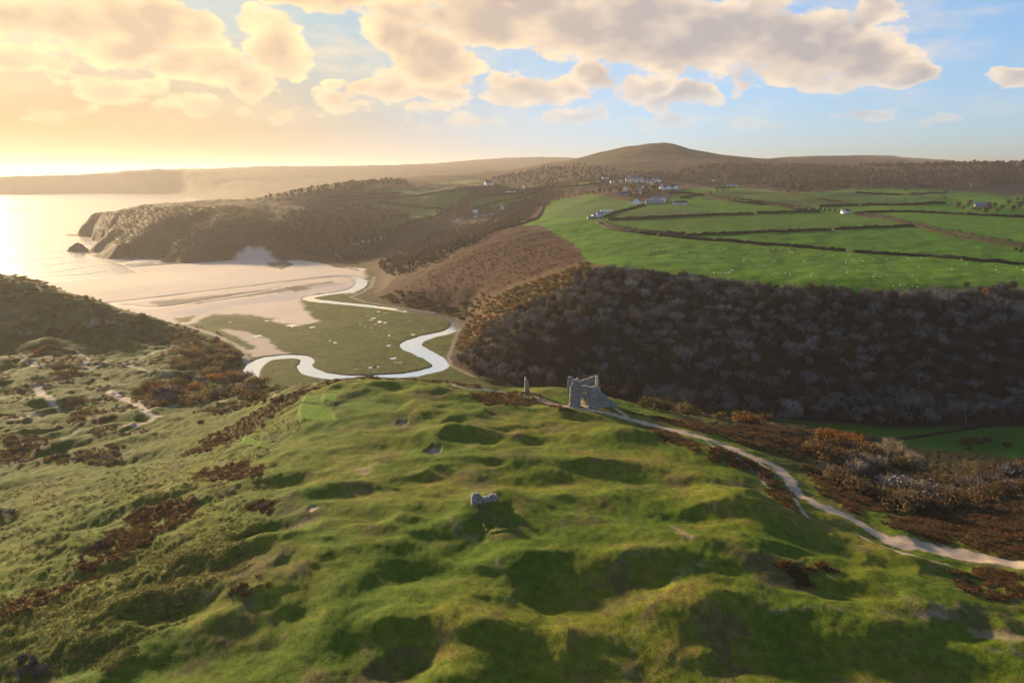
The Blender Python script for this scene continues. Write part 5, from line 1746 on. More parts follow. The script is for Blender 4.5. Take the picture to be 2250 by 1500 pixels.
def ruin_wall(shape, w, h, thick, mat, name, cell=.4, seed=0, batter=0.0):
    """Rough masonry slab: cells of the elevation where shape(x, z) holds, each face knocked uneven."""
    r = np.random.default_rng(seed)
    nx, nz = int(math.ceil(w / cell)), int(math.ceil(h / cell))
    on = np.zeros((nx + 2, nz + 2), bool)
    for i in range(nx):
        for j in range(nz):
            on[i + 1, j + 1] = shape((i + .5) * cell - w / 2, (j + .5) * cell)
    vid, V, F = {}, [], []

    def vert(i, k, j):
        key = (i, k, j)
        if key not in vid:
            x, z = i * cell - w / 2, j * cell
            th = thick * (1 + batter * max(0, 1 - z / 2.2))
            y = (-.5 + k) * th
            g = np.random.default_rng(hash((i, j, k, seed)) & 0xffffffff).normal(size=3) * cell * np.array([.16, .17, .16])
            vid[key] = len(V)
            V.append((x + g[0], y + g[1], z + g[2]))
        return vid[key]
    for i in range(1, nx + 1):
        for j in range(1, nz + 1):
            if not on[i, j]:
                continue
            a, b_ = i - 1, j - 1
            F.append((vert(a, 0, b_), vert(a + 1, 0, b_), vert(a + 1, 0, b_ + 1), vert(a, 0, b_ + 1)))
            F.append((vert(a + 1, 1, b_), vert(a, 1, b_), vert(a, 1, b_ + 1), vert(a + 1, 1, b_ + 1)))
            if not on[i - 1, j]:
                F.append((vert(a, 1, b_), vert(a, 0, b_), vert(a, 0, b_ + 1), vert(a, 1, b_ + 1)))
            if not on[i + 1, j]:
                F.append((vert(a + 1, 0, b_), vert(a + 1, 1, b_), vert(a + 1, 1, b_ + 1), vert(a + 1, 0, b_ + 1)))
            if not on[i, j + 1]:
                F.append((vert(a, 0, b_ + 1), vert(a + 1, 0, b_ + 1), vert(a + 1, 1, b_ + 1), vert(a, 1, b_ + 1)))
            if not on[i, j - 1]:
                F.append((vert(a, 1, b_), vert(a + 1, 1, b_), vert(a + 1, 0, b_), vert(a, 0, b_)))
    me = bpy.data.meshes.new(name)
    me.from_pydata(V, [], F)
    me.materials.append(mat)
    me.update()
    return me


def profile(pts):
    xs_, zs_ = [p[0] for p in pts], [p[1] for p in pts]
    return lambda x: np.interp(x, xs_, zs_)


# gatehouse
gx, gy = G(1283, 893)
gz = float(H(gx, gy)[0])
GR = math.atan2(gx, gy)      # it faces the dunes and the sight line
gate = empty('castle_gatehouse', (gx, gy, gz - .3), -GR * .6, 'ruined grey stone castle gatehouse with arched gateway and broken towers', 'castle')
ftop = profile([(-7, 8.5), (-5.4, 10), (-5.0, 12.4), (-3.2, 12.6), (-2.6, 11.6), (-1.9, 12.2), (-1.7, 9.6), (.6, 9.9), (1.2, 9.5), (2.8, 9.6), (4.2, 9.7), (5.4, 9.3), (7, 9.0)])


def front_shape(x, z):
    lft = -6.9 + min(1.6, z * .34)
    rgt = 6.4 - .06 * z
    if x < lft or x > rgt or z > ftop(x):
        return False
    ax = x + .1
    if abs(ax) < 1.65 and (z < 3.1 or (ax / 1.65) ** 2 + ((z - 3.1) / 1.7) ** 2 < 1):
        return False
    if -.8 < ax < 1.1 and 6.6 < z < 7.8:
        return False
    if 2.55 < x < 2.85 and 6.0 < z < 7.6:
        return False
    return True


link('front_wall', ruin_wall(front_shape, 14, 13, 1.6, STONE, 'front_wall', .38, 3, .7), gate)


def drum(name, x0, r0, top, seed):
    """Half-round tower front standing proud of the gate wall."""
    rr = np.random.default_rng(seed)
    n, mlev = 13, 24
    V, F = [], []
    for j in range(mlev + 1):
        z = top * j / mlev
        rad = r0 * (1 + .22 * max(0, 1 - z / 3.0))
        for i in range(n):
            a = pi + pi * i / (n - 1)
            tz = z if j < mlev else z + rr.normal() * .5
            V.append((x0 + cos(a) * rad + rr.normal() * .07, -.7 + sin(a) * rad * .75 + rr.normal() * .07, tz + (rr.normal() * .06 if j else 0)))
    for j in range(mlev):
        for i in range(n - 1):
            F.append((j * n + i, j * n + i + 1, (j + 1) * n + i + 1, (j + 1) * n + i))
    c = len(V)
    V.append((x0, -.6, top - .2))
    for i in range(n - 1):
        F.append((mlev * n + i, mlev * n + i + 1, c))
    me = bpy.data.meshes.new(name)
    me.from_pydata(V, [], F)
    me.materials.append(STONE)
    me.update()
    return link('tower', me, gate)


drum('tower', -4.35, 2.1, 9.8, 5)
drum('tower', 4.0, 2.2, 9.0, 6)
rtop = profile([(-7, 6.8), (-6.3, 8.6), (-4.6, 8.8), (-3.8, 7.2), (-2.8, 7.6), (-1.8, 8.6), (-.9, 7.0), (.4, 7.0), (1.4, 8.2), (2.6, 7.9), (3.4, 8.8), (5.0, 9.2), (6.2, 8.2), (7, 7.0)])
rz = float(H(gx, gy + 21)[0])


def rear_shape(x, z):
    if z > rtop(x) or x < -6.8 + .05 * z:
        return False
    return not ((x - 4.4) ** 2 + (z - 3.4) ** 2 < .9)


link('rear_wall', ruin_wall(rear_shape, 14, 10, 1.4, STONE, 'rear_wall', .4, 7), gate, loc=(-.4, 21, rz - gz))
stop_ = profile([(-11, 8.2), (-8, 7.0), (-3, 6.6), (0, 7.2), (4, 8.2), (11, 8.6)])
link('side_wall', ruin_wall(lambda x, z: z < stop_(x), 20, 9, 1.3, STONE, 'side_wall', .45, 9), gate, loc=(6.3, 10.5, 0), rotz=pi / 2)
ctop = profile([(-4, 7.0), (-2.9, 6.8), (-2.6, 6.0), (-1.6, 5.8), (-1.2, 5.0), (.2, 4.6), (.5, 3.4), (1.8, 3.0), (2.2, 2.2), (4, 1.6)])
link('curtain_wall', ruin_wall(lambda x, z: z < ctop(x), 8, 8, 1.5, STONE, 'curtain_wall', .38, 11, .5), gate, loc=(10.0, 2.0, 0), rotz=radians(14))
RI = np.random.default_rng(31)
iv = MB()
for k in range(900):
    t_ = RI.uniform(0, 1)
    base = np.array([7.0 + 7.0 * t_, 3.2 + 2.0 * t_, 8.2 - 5.2 * t_])
    nrm = RI.normal(size=3)
    nrm /= np.linalg.norm(nrm)
    iv.leaf(base + nrm * np.array([.9, .9, .8]) * RI.uniform(.5, 1.0), nrm, RI.uniform(.2, .42), RI)
link('ivy', iv.mesh('ivy', OLIVE), gate)

# tall standing fragment
px_, py_ = G(1157, 862)
pz_ = float(H(px_, py_)[0])
ptop = profile([(-1.2, 6.0), (-.9, 7.7), (-.3, 8.0), (-.05, 6.9), (.35, 6.9), (.6, 5.4), (.9, 4.4), (1.2, 3.4)])
link('standing_wall', ruin_wall(lambda x, z: z < ptop(x) and x > -.95 + .02 * z, 2.4, 8.6, 1.3, STONE2, 'standing_wall', .3, 13), loc=(px_, py_, pz_ - .3), rotz=.15,
     label='tall narrow pillar of old stone wall standing alone near the castle', category='ruin')
# low fragment on the near mound
wx, wy = G(1064, 1100)
wz = float(H(wx, wy)[0])
wtop = profile([(-3.7, 1.7), (-3.3, 2.9), (-2.4, 3.2), (-1.5, 2.9), (-.8, 1.7), (.3, 1.5), (1.4, 1.8), (2.3, 2.2), (3.0, 2.0), (3.7, 1.1)])
link('broken_wall', ruin_wall(lambda x, z: z < wtop(x), 7.2, 3.6, 1.3, STONE, 'broken_wall', .28, 15), loc=(wx, wy, wz - .35), rotz=.30,
     label='low broken stone wall fragment on the grassy mound', category='ruin')
# turf-grown footings beside it
def turf_bank(rows_, label, w=.9, h=.55, seed=0):
    g = [G(u, v) for u, v in rows_]
    p = smooth_line(g, 6)
    z = H(p[:, 0], p[:, 1])
    d = np.gradient(p, axis=0)
    d /= np.linalg.norm(d, axis=1)[:, None] + 1e-9
    nr = np.stack([-d[:, 1], d[:, 0]], 1)
    prof = [(-1, -.3), (-.7, .5), (-.2, 1), (.3, .9), (.75, .45), (1, -.3)]
    n, k = len(p), len(prof)
    r = np.random.default_rng(seed)
    V = np.zeros((n, k, 3))
    for i, (a, b_) in enumerate(prof):
        V[:, i, :2] = p + nr * (a * w) + r.normal(size=(n, 2)) * .06
        V[:, i, 2] = z + b_ * h * (1 + .3 * r.normal(size=n))
    V[0, :, 2] = V[-1, :, 2] = np.minimum(V[0, :, 2], z[0] - .1).min()
    o = np.array([p[0, 0], p[0, 1], z[0]])
    q = np.arange(n * k).reshape(n, k)
    f = np.stack([q[:-1, :-1], q[1:, :-1], q[1:, 1:], q[:-1, 1:]], -1).reshape(-1, 4)
    link('turf_bank', mesh_np('turf_bank', V.reshape(-1, 3) - o, f, TURF), loc=o, label=label, category='earthwork')


TURF = ramp_mat('turf', [(.075, .10, .016), (.095, .11, .02)], noise=2.0)
turf_bank([(1074, 1168), (1100, 1166), (1140, 1163)], 'turfed footing along the front of the sunken hollow below the broken wall', seed=1)
turf_bank([(1064, 1153), (1066, 1160), (1074, 1168)], 'short turfed footing at the end of the sunken hollow below the broken wall', seed=2)
turf_bank([(1098, 1141), (1110, 1141), (1122, 1137)], 'turfed footing at the back of the sunken hollow below the broken wall', seed=3)
turf_bank([(1118, 1152), (1124, 1158), (1128, 1163)], 'lumpy turfed footing closing the hollow below the broken wall', .8, .7, seed=4)

# ------------------------------------------------------------------ people and the bench
def plain(name, c, rough=.8, spec=.2):
    m, nt, b = new_mat(name)
    b.inputs['Base Color'].default_value = (*c, 1)
    b.inputs['Roughness'].default_value = rough
    b.inputs['Specular IOR Level'].default_value = spec
    return m


SKIN = plain('skin', (.50, .33, .25), .6)
HAIR = plain('hair', (.05, .035, .025), .7)
DARKC = plain('dark_cloth', (.018, .018, .022), .9)
JEANS = plain('dark_trousers', (.022, .024, .032), .9)
GREYC = plain('grey_cloth', (.10, .10, .11), .9)
BAG = plain('white_bag', (.75, .74, .70), .7)


def person(u, v, rotz, pose, top_mat, leg_mat, label, face=0):
    x, y = G(u, v)
    z = float(H(x, y)[0])
    arms = {'stand': [((.30, .02, 1.12), (.27, .10, .86)), ((-.30, .02, 1.12), (-.27, .10, .86))],
            'bag': [((.32, .04, 1.14), (.34, .20, .92)), ((-.30, .05, 1.12), (-.22, .22, .98))]}[pose]
    legs = {'stand': [((.11, .01, .50), (.12, 0, .07)), ((-.11, .01, .50), (-.12, .02, .07))],
            'bag': [((.12, .16, .50), (.13, .26, .07)), ((-.11, .02, .50), (-.12, -.26, .09))]}[pose]
    V = [(0, 0, .94), (0, 0, 1.15), (0, .01, 1.38), (0, .02, 1.50), (0, .03, 1.60), (0, .03, 1.70)]
    R_ = [(.15, .11), (.15, .11), (.17, .11), (.055, .055), (.085, .095), (.075, .09)]
    E = [(0, 1), (1, 2), (2, 3), (3, 4), (4, 5)]

    def chain(a, rows_):
        for (c, rad) in rows_:
            V.append(c)
            R_.append(rad)
            E.append((a, len(V) - 1))
            a = len(V) - 1
        return a
    for s, (el, ha) in zip((1, -1), arms):
        chain(2, [((.20 * s, 0, 1.40), (.065, .065)), (el, (.048, .048)), (ha, (.034, .034)), ((ha[0], ha[1] + .03, ha[2] - .08), (.04, .022))])
    for s, (kn, an) in zip((1, -1), legs):
        chain(0, [((.10 * s, 0, .86), (.095, .10)), (kn, (.068, .07)), (an, (.045, .05)), ((an[0], an[1] + .14, .04), (.042, .035))])
    me = bpy.data.meshes.new('skeleton')
    me.from_pydata(V, E, [])
    tmp = bpy.data.objects.new('skeleton', me)
    COL.objects.link(tmp)
    md = tmp.modifiers.new('skin', 'SKIN')
    md.use_smooth_shade = True
    sv = me.skin_vertices[0].data
    for i, rr in enumerate(R_):
        sv[i].radius = rr
    sv[0].use_root = True
    sb = tmp.modifiers.new('subdivision', 'SUBSURF')
    sb.levels = sb.render_levels = 2
    dg = bpy.context.evaluated_depsgraph_get()
    body = bpy.data.meshes.new_from_object(tmp.evaluated_get(dg))
    bpy.data.objects.remove(tmp)
    body.name = 'person'
    body.materials.clear()
    for m_ in (top_mat, leg_mat, SKIN):
        body.materials.append(m_)
    for p in body.polygons:
        c = p.center
        hand = abs(c.x) > .18 and c.z < .93 and c.z > .6
        p.material_index = 2 if (c.z > 1.50 or hand) else (0 if c.z > .92 else 1)
    o = link('person', body, loc=(x, y, z), rotz=rotz, label=label, category='person')
    hb = MB()
    rr = np.random.default_rng(5)
    n, k = 10, 5
    vv = []
    for j in range(k):
        t_ = j / (k - 1) * pi * .55
        for i in range(n):
            a = 2 * pi * i / n
            vv.append((cos(a) * .098 * sin(t_ + .02), .015 + sin(a) * .112 * sin(t_ + .02), 1.655 + cos(t_) * .135))
    hb.add(vv, [(j * n + i, (j + 1) * n + i, (j + 1) * n + (i + 1) % n, j * n + (i + 1) % n) for j in range(k - 1) for i in range(n)])
    link('hair', hb.mesh('hair', HAIR, True), o)
    return o, (x, y, z)


person(1161.3, 865, 2.8, 'stand', DARKC, JEANS, 'person in dark clothes standing at the foot of the tall stone pillar')
_, (qx, qy, qz) = person(1058, 923, -1.2, 'bag', DARKC, GREYC, 'person in dark clothes walking over the golf turf with a pale bag')
gb = MB()
for i in range(6):
    gb.tube((0, 0, .1 + i * .14), (0, 0, .1 + (i + 1) * .14), .12 + .01 * (i % 2), .12 + .01 * ((i + 1) % 2), 8)
gb.tube((0, 0, .1), (0, 0, .02), .12, .05, 8)
for k in range(4):
    gb.tube((.04 * (k - 1.5), .02, .9), (.05 * (k - 1.5), .03, 1.12), .012, .02, 4)
link('golf_bag', gb.mesh('golf_bag', BAG), loc=(qx + .45, qy - .25, qz), label='pale golf bag beside the walking person on the turf', category='bag')
bx_, by_ = G(1387, 930)
bz_ = float(H(bx_, by_)[0])
WOODM = ramp_mat('weathered_wood', [(.24, .21, .17), (.28, .25, .20)], noise=6)
bench = empty('park_bench', (bx_, by_, bz_), radians(8), 'weathered wooden bench beside the sandy track below the castle', 'bench')
for i in range(3):
    s_ = MB()
    s_.box(-1.0, 1.0, -.24 + i * .16, -.10 + i * .16, .43, .47)
    link('seat_slat', s_.mesh('seat_slat', WOODM), bench)
for i in range(2):
    s_ = MB()
    s_.box(-1.0, 1.0, .27, .31, .60 + i * .17, .73 + i * .17)
    link('back_slat', s_.mesh('back_slat', WOODM), bench)
for sx in (-.85, .85):
    s_ = MB()
    s_.box(sx - .05, sx + .05, -.26, -.18, -.1, .425)
    link('leg', s_.mesh('leg', WOODM), bench)
    s_ = MB()
    s_.box(sx - .05, sx + .05, .18, .262, -.1, .92)
    link('leg', s_.mesh('leg', WOODM), bench)

# ------------------------------------------------------------------ houses
def tint(name, c, n=.12):
    return ramp_mat(name, [tuple(q * (1 - n) for q in c), c, tuple(min(.95, q * (1 + n)) for q in c)], noise=1.0, spec=.2)


WHITE = tint('white_render', (.80, .79, .76), .05)
CREAM = tint('cream_render', (.78, .68, .55), .06)
GREYW = tint('grey_wall', (.34, .34, .35))
BARN = tint('barn_sheet', (.26, .28, .31))
SLATE = tint('slate_roof', (.060, .062, .070))
GREYR = tint('grey_roof', (.20, .20, .21))
BLUER = tint('blue_grey_roof', (.15, .18, .24))
PALER = tint('pale_roof', (.62, .63, .62), .05)
GLASS = plain('window_glass', (.03, .035, .045), .12, .6)
DOORM = plain('door_paint', (.09, .07, .05), .6)
BRICK = plain('chimney_brick', (.30, .22, .17), .9)


def house(u, v, w, d, h, rot, wall, roof, label, pitch=.75, chim=1, hip=False, wings=(), px=None, name='house'):
    """Gabled house: w along its ridge, d across, h to the eaves; u, v is the middle of its base."""
    x, y = G(u, v)
    a0 = math.atan2(x, y)
    z = float(min(H(x, y)[0], H(x + d / 2, y)[0], H(x - d / 2, y)[0], H(x, y - d / 2)[0]))
    e = empty(name, (x, y, z - .3), -a0 + radians(rot), label, 'house')

    def block(ox, oy, w, d, h, chim, turn=0.0):
        rise = d / 2 * pitch
        m = MB()
        if hip:
            m.box(-w / 2, w / 2, -d / 2, d / 2, -1, h)
        else:
            V = [(-w / 2, -d / 2, -1), (w / 2, -d / 2, -1), (w / 2, d / 2, -1), (-w / 2, d / 2, -1), (-w / 2, -d / 2, h), (w / 2, -d / 2, h), (w / 2, d / 2, h), (-w / 2, d / 2, h), (-w / 2, 0, h + rise), (w / 2, 0, h + rise)]
            m.add(V, [(0, 1, 5, 4), (2, 3, 7, 6), (1, 2, 6, 9, 5), (3, 0, 4, 8, 7), (0, 3, 2, 1)])
        link('wall', m.mesh('wall', wall), e, loc=(ox, oy, .3), rotz=turn)
        ov, th = .45, .22
        m = MB()
        hl = w / 2 - (d / 2 * .8 if hip else 0)
        ow = w / 2 + ov
        for s in (-1, 1):
            lo = h - ov * pitch + .05
            top = h + rise + .12
            V = [(-ow, s * (d / 2 + ov), lo), (ow, s * (d / 2 + ov), lo), (hl if hip else ow, 0, top), (-hl if hip else -ow, 0, top)]
            V += [(a, b_, c + th) for a, b_, c in V]
            m.add(V, [(0, 1, 2, 3), (7, 6, 5, 4), (0, 4, 5, 1), (1, 5, 6, 2), (3, 7, 4, 0)])
        if hip:
            for s in (-1, 1):
                lo = h - ov * pitch + .05
                top = h + rise + .12
                V = [(s * ow, -d / 2 - ov, lo + th), (s * ow, d / 2 + ov, lo + th), (s * hl, 0, top + th)]
                m.add(V, [(0, 1, 2)])
        ro = link('roof', m.mesh('roof', roof), e, loc=(ox, oy, .3), rotz=turn)
        for c in range(chim):
            m = MB()
            cx = (w / 2 - .8) * (-1 if c else 1) * (.6 if hip else 1)
            m.box(cx - .45, cx + .45, -.4, .4, h + rise - .6, h + rise + 1.3)
            m.box(cx - .3, cx + .3, -.25, .25, h + rise + 1.3, h + rise + 1.6)
            link('chimney', m.mesh('chimney', BRICK), ro)
        nwin = max(2, int(w / 3.2))
        for fl in range(2 if h > 4.2 else 1):
            for k in range(nwin):
                if fl == 0 and k == nwin // 2:
                    m = MB()
                    m.box(-.55, .55, -.05, .05, 0, 2.1)
                    link('door', m.mesh('door', DOORM), e, loc=(ox + cos(turn) * ((k + .5) / nwin - .5) * w + sin(turn) * (d / 2 + .03), oy + sin(turn) * ((k + .5) / nwin - .5) * w - cos(turn) * (d / 2 + .03), .3), rotz=turn)
                    continue
                m = MB()
                m.box(-.6, .6, -.05, .05, 0, 1.25)
                q = (k + .5) / nwin * w - w / 2
                link('window', m.mesh('window', GLASS), e, loc=(ox + cos(turn) * q + sin(turn) * (d / 2 + .03), oy + sin(turn) * q - cos(turn) * (d / 2 + .03), .3 + 1.0 + fl * 2.6), rotz=turn)
        if not hip:
            m = MB()
            m.box(-.05, .05, -.5, .5, 0, 1.2)
            for s in (-1, 1):
                q = s * (w / 2 + .03)
                link('window', m.mesh('window', GLASS), e, loc=(ox + cos(turn) * q, oy + sin(turn) * q, .3 + h * .45), rotz=turn)
    block(0, 0, w, d, h, chim)
    for (ox, oy, w2, d2, h2, t2) in wings:
        block(ox, oy, w2, d2, h2, 0, radians(t2))
    return e


H_ = house
H_(1331, 394, 19, 9, 6, 10, WHITE, SLATE, 'white house alone above the sunlit fields left of the village')
H_(1394, 400, 46, 12, 8, 6, CREAM, GREYR, 'long cream building at the top of the village', chim=2, wings=[(-12, -7, 10, 9, 6.5, 90), (4, -7, 10, 9, 6, 90)])
H_(1416, 393, 22, 10, 6, -8, GREYW, SLATE, 'grey-walled house with dark roof behind the long cream building', chim=2)
H_(1429, 404, 28, 12, 8, -20, CREAM, GREYR, 'cream house with several gables right of the long cream building', wings=[(-6, -6, 9, 8, 6, 90), (6, -6, 9, 8, 6, 90)])
H_(1449, 400, 9, 7, 3.2, 0, WHITE, PALER, 'small white cottage right of the cream gabled house', chim=0)
H_(1469, 416, 36, 9, 5.4, 4, WHITE, SLATE, 'white house with three gables beside the lane', chim=2, wings=[(-14, -5, 8, 8, 5.4, 90), (0, -5, 8, 8, 5.2, 90), (14, -5, 8, 8, 5.4, 90)])
H_(1375, 420, 11, 9, 7, 80, CREAM, SLATE, 'tall narrow cream house half hidden by village trees')
H_(1371, 430, 19, 9, 4.6, -15, GREYW, SLATE, 'dark-roofed grey house at the lower edge of the village trees', wings=[(8, -5, 8, 7, 4, 90)])
H_(1402, 425, 13, 8, 4.8, 20, CREAM, GREYR, 'cream L-shaped house among the village trees', wings=[(4, -5, 8, 6, 4, 90)])
H_(1413, 414, 9, 7, 5, 60, CREAM, GREYR, 'small cream house behind the village trees', chim=0)
H_(1399, 448, 13, 11, 5.2, 84, WHITE, SLATE, 'white gabled farmhouse in front of the grey barns', wings=[(0, -7, 9, 6, 3, 0), (0, 8, 9, 6, 3, 0)])
H_(1438, 447, 30, 14, 5, 3, GREYW, BARN, 'wide grey barn right of the white farmhouse', pitch=.35, chim=0, name='barn')
H_(1449, 441, 26, 12, 5.5, 3, GREYW, GREYR, 'long grey barn with ribbed roof behind the wide barn', pitch=.4, chim=0, name='barn')
H_(1457, 444, 8, 7, 6, 85, WHITE, GREYR, 'small white barn end wall among the grey barns', pitch=.4, chim=0, name='barn')
H_(1495, 449, 24, 11, 3.0, 4, WHITE, SLATE, 'white bungalow with dark hipped roof right of the barns', pitch=.6, hip=True, chim=0)
H_(1317, 476, 11, 8, 4.4, 35, WHITE, GREYR, 'white house of the lower farm by the lane bend', wings=[(-7, 3, 7, 6, 2.8, 0)])
H_(1332, 468, 17, 7, 3.2, 8, WHITE, PALER, 'long shed with pale roof at the lower farm', pitch=.35, chim=0, name='shed')
H_(1300, 480, 12, 7, 2.4, 12, GREYW, GREYR, 'low grey shed left of the lower farm', pitch=.3, chim=0, name='shed')
H_(1044, 467, 12, 8, 4.4, 30, WHITE, PALER, 'white house at the top of the hazy hamlet')
H_(1061, 477, 17, 9, 3.6, 18, GREYW, BLUER, 'wide blue-grey roofed house in the hamlet', chim=0)
H_(1047, 478, 9, 6, 3.6, 30, CREAM, GREYR, 'cream house in front of the blue-grey roof')
H_(1051, 493, 7, 4, 2.6, 5, WHITE, PALER, 'small white cabin at the lower edge of the hamlet', pitch=.25, chim=0, name='cabin')
H_(1092, 488, 9, 7, 4.4, 60, CREAM, GREYR, 'cream gabled house by the hamlet lane')
H_(1101, 452, 7, 6, 3.4, 20, WHITE, GREYR, 'tiny white cottage above the hamlet beside the sunlit strip', chim=0)
H_(1104, 459, 8, 6, 3.6, 50, WHITE, PALER, 'tiny pale cottage just below the sunlit strip', chim=0)
H_(1007, 485, 9, 7, 3.4, -10, WHITE, GREYR, 'pale cottage at the near end of the hamlet')
H_(1080, 472, 7, 5, 3, 0, CREAM, GREYR, 'small cream cottage right of the blue-grey roof', chim=0)
H_(1122, 422, 24, 8, 3.0, 4, WHITE, PALER, 'long pale shed in the hazy fields above the hamlet', pitch=.3, chim=0, name='shed')
H_(1073, 406, 20, 10, 6.5, 30, WHITE, SLATE, 'large white house with steep gables on the hazy ridge', chim=2, wings=[(6, -6, 9, 8, 6, 90)])
H_(1155, 412, 11, 7, 3.8, 10, CREAM, GREYR, 'cream cottage on the hazy slope right of the large white house')
H_(1857, 468, 12, 8, 3.6, 30, WHITE, SLATE, 'lone white cottage with dark roof by the lane in the fields', wings=[(-5, -4, 7, 6, 3.4, 90)])
H_(1566, 403, 22, 11, 8, 6, GREYW, PALER, 'tall dark building at the edge of the far wood', pitch=.3, chim=0)
H_(1608, 411, 26, 10, 4, 5, WHITE, BLUER, 'pale long cottage below the far wood', chim=1, wings=[(12, -3, 8, 7, 3, 90)])
H_(2158, 455, 20, 10, 5, 12, GREYW, GREYR, 'grey house half hidden in the trees right of the pastures', chim=1, wings=[(8, -5, 9, 8, 4.4, 90)])
H_(1208, 369, 26, 12, 7, 5, CREAM, GREYR, 'faint hazy house among the trees at the foot of the hill')

H_(1347, 403, 14, 8, 5, 15, WHITE, GREYR, 'white house between the lone upper house and the long cream building')
H_(1362, 399, 12, 8, 5, -10, CREAM, SLATE, 'cream cottage just left of the long cream building')
H_(1441, 397, 14, 8, 5.4, 12, WHITE, SLATE, 'white house right above the cream gabled house')
H_(1384, 391, 13, 8, 5.2, 5, WHITE, GREYR, 'white house behind the left end of the long cream building')
H_(1456, 410, 10, 7, 4, 30, WHITE, GREYR, 'small white house above the triple-gabled house', chim=0)
VAN = plain('caravan_body', (.82, .81, .78), .4, .4)
TYRE = plain('tyre', (.02, .02, .02), .9)


def caravan(u, v, rot, label, l=7.5):
    x, y = G(u, v)
    z = float(H(x, y)[0])
    e = empty('caravan', (x, y, z), -math.atan2(x, y) + radians(rot), label, 'caravan', 'caravans on the wooded slope')
    m = MB()
    pf_ = [(-.5, .55), (-.5, 2.3), (-.46, 2.65), (-.40, 2.8), (.40, 2.8), (.46, 2.65), (.5, 2.2), (.46, .9), (.42, .55)]
    V = [(a * l, s * 1.25, b_) for s in (-1, 1) for a, b_ in pf_]
    n = len(pf_)
    m.add(V, [tuple(range(n)), tuple(range(2 * n - 1, n - 1, -1))] + [(i, n + i, n + (i + 1) % n, (i + 1) % n) for i in range(n)])
    link('body', m.mesh('body', VAN), e)
    for k in (-.28, .1):
        m = MB()
        m.box(k * l - .6, k * l + .6, -1.30, -1.26, 1.3, 2.1)
        link('window', m.mesh('window', GLASS), e)
    for s in (-1, 1):
        m = MB()
        th = np.arange(10) * 2 * pi / 10
        V = np.concatenate([np.c_[np.cos(th) * .34, np.full(10, s * 1.0 + .1), .34 + np.sin(th) * .34], np.c_[np.cos(th) * .34, np.full(10, s * 1.0 - .1), .34 + np.sin(th) * .34]])
        m.add(V, [(i, (i + 1) % 10, 10 + (i + 1) % 10, 10 + i) for i in range(10)] + [tuple(range(9, -1, -1)), tuple(range(10, 20))])
        link('wheel', m.mesh('wheel', TYRE), e)


WORDS = ['first', 'second', 'third', 'fourth', 'fifth', 'sixth', 'seventh', 'eighth', 'ninth']
for i, (u, v, r_) in enumerate([(774, 538, 8), (784, 536, -5), (789, 535, 10), (797, 531, 60), (806, 532, 8), (810, 529, 5), (819, 528, 25), (827, 531, 4), (824, 524, 8)]):
    caravan(u, v + 2, r_, WORDS[i] + ' white caravan from the beach end of the hazy row', 7.5 if i else 9)
caravan(838, 525, 70, 'tall white caravan at the upper end of the hazy row', 8)

# ------------------------------------------------------------------ trees round the houses and in the hedges
R5 = np.random.default_rng(505)
VT = FAR[:2] + [DULL[1]]


def single(u, v, s, pair, name, label, group):
    x, y = G(u, v)
    put_tree(name, pair, x, y, s, R5.uniform(0, 6.28), label, group)


for (u, v) in [(1345, 416), (1352, 420), (1360, 412), (1362, 424), (1340, 425), (1328, 424), (1318, 424), (1304, 426), (1292, 428), (1386, 412), (1390, 420), (1394, 414), (1406, 416), (1412, 424), (1420, 418), (1424, 425),
               (1432, 414), (1438, 420), (1396, 430), (1384, 434), (1380, 426), (1418, 408), (1440, 408), (1404, 404), (1458, 404), (1354, 404), (1448, 424), (1372, 402), (1414, 430)]:
    single(u, v, R5.uniform(.8, 1.25), VT[R5.integers(3)], 'village_tree', 'brown leafless tree among the village houses', 'trees among the village houses')
for (u, v) in [(1262, 431), (1275, 430), (1250, 436), (1238, 436), (1226, 440), (1215, 441), (1284, 427)]:
    single(u, v, R5.uniform(.6, .95), VT[R5.integers(3)], 'hedge_tree', 'brown tree along the top edge of the field left of the village', 'trees along the top field edge')
for (u, v, s) in [(1756, 462, .8), (1740, 458, .6), (1770, 461, .55), (1785, 462, .6), (1800, 464, .7), (1812, 465, .7), (1822, 466, .75), (1835, 467, .7), (1845, 467, .6)]:
    single(u, v, s, IVYT[0], 'garden_tree', 'dark garden tree in the row beside the lone white cottage', 'garden trees beside the lone cottage')
cn = MB()
for k in range(260):
    t_ = k / 260
    a = k * 2.4
    rad = 2.4 * (1 - t_) * R5.uniform(.75, 1.05)
    cn.leaf(np.array([cos(a) * rad, sin(a) * rad, 1.6 + 9.5 * t_]), np.array([cos(a), sin(a), .5]), .55, R5)
tk = MB()
tk.tube((0, 0, -.5), (0, 0, 10.5), .28, .05, 6)
x, y = G(1803, 462)
put_tree('pine_tree', (tk.mesh('trunk', BARK_DARK), cn.mesh('crown', IVY)), x, y, .95, 0, 'pointed dark conifer rising from the garden by the lone cottage', None)
for (u, v) in [(2105, 458), (2115, 463), (2128, 456), (2140, 466), (2132, 450), (2172, 462), (2185, 455), (2200, 462), (2215, 450), (2225, 464), (2240, 458), (2250, 446), (2235, 444), (2150, 466), (2165, 468), (2190, 468)]:
    single(u, v, R5.uniform(.8, 1.3), VT[R5.integers(3)], 'copse_tree', 'brown tree in the copse round the grey house at the right edge', 'trees of the copse at the right edge')
for (u, v, s, g) in [(2232, 552, .6, 0), (2242, 556, .7, 0), (2250, 548, .6, 0)]:
    single(u, v, s, IVYT[0], 'hedge_tree', 'dark bushy tree at the lane end by the right edge of the pastures', 'dark trees at the lane end')
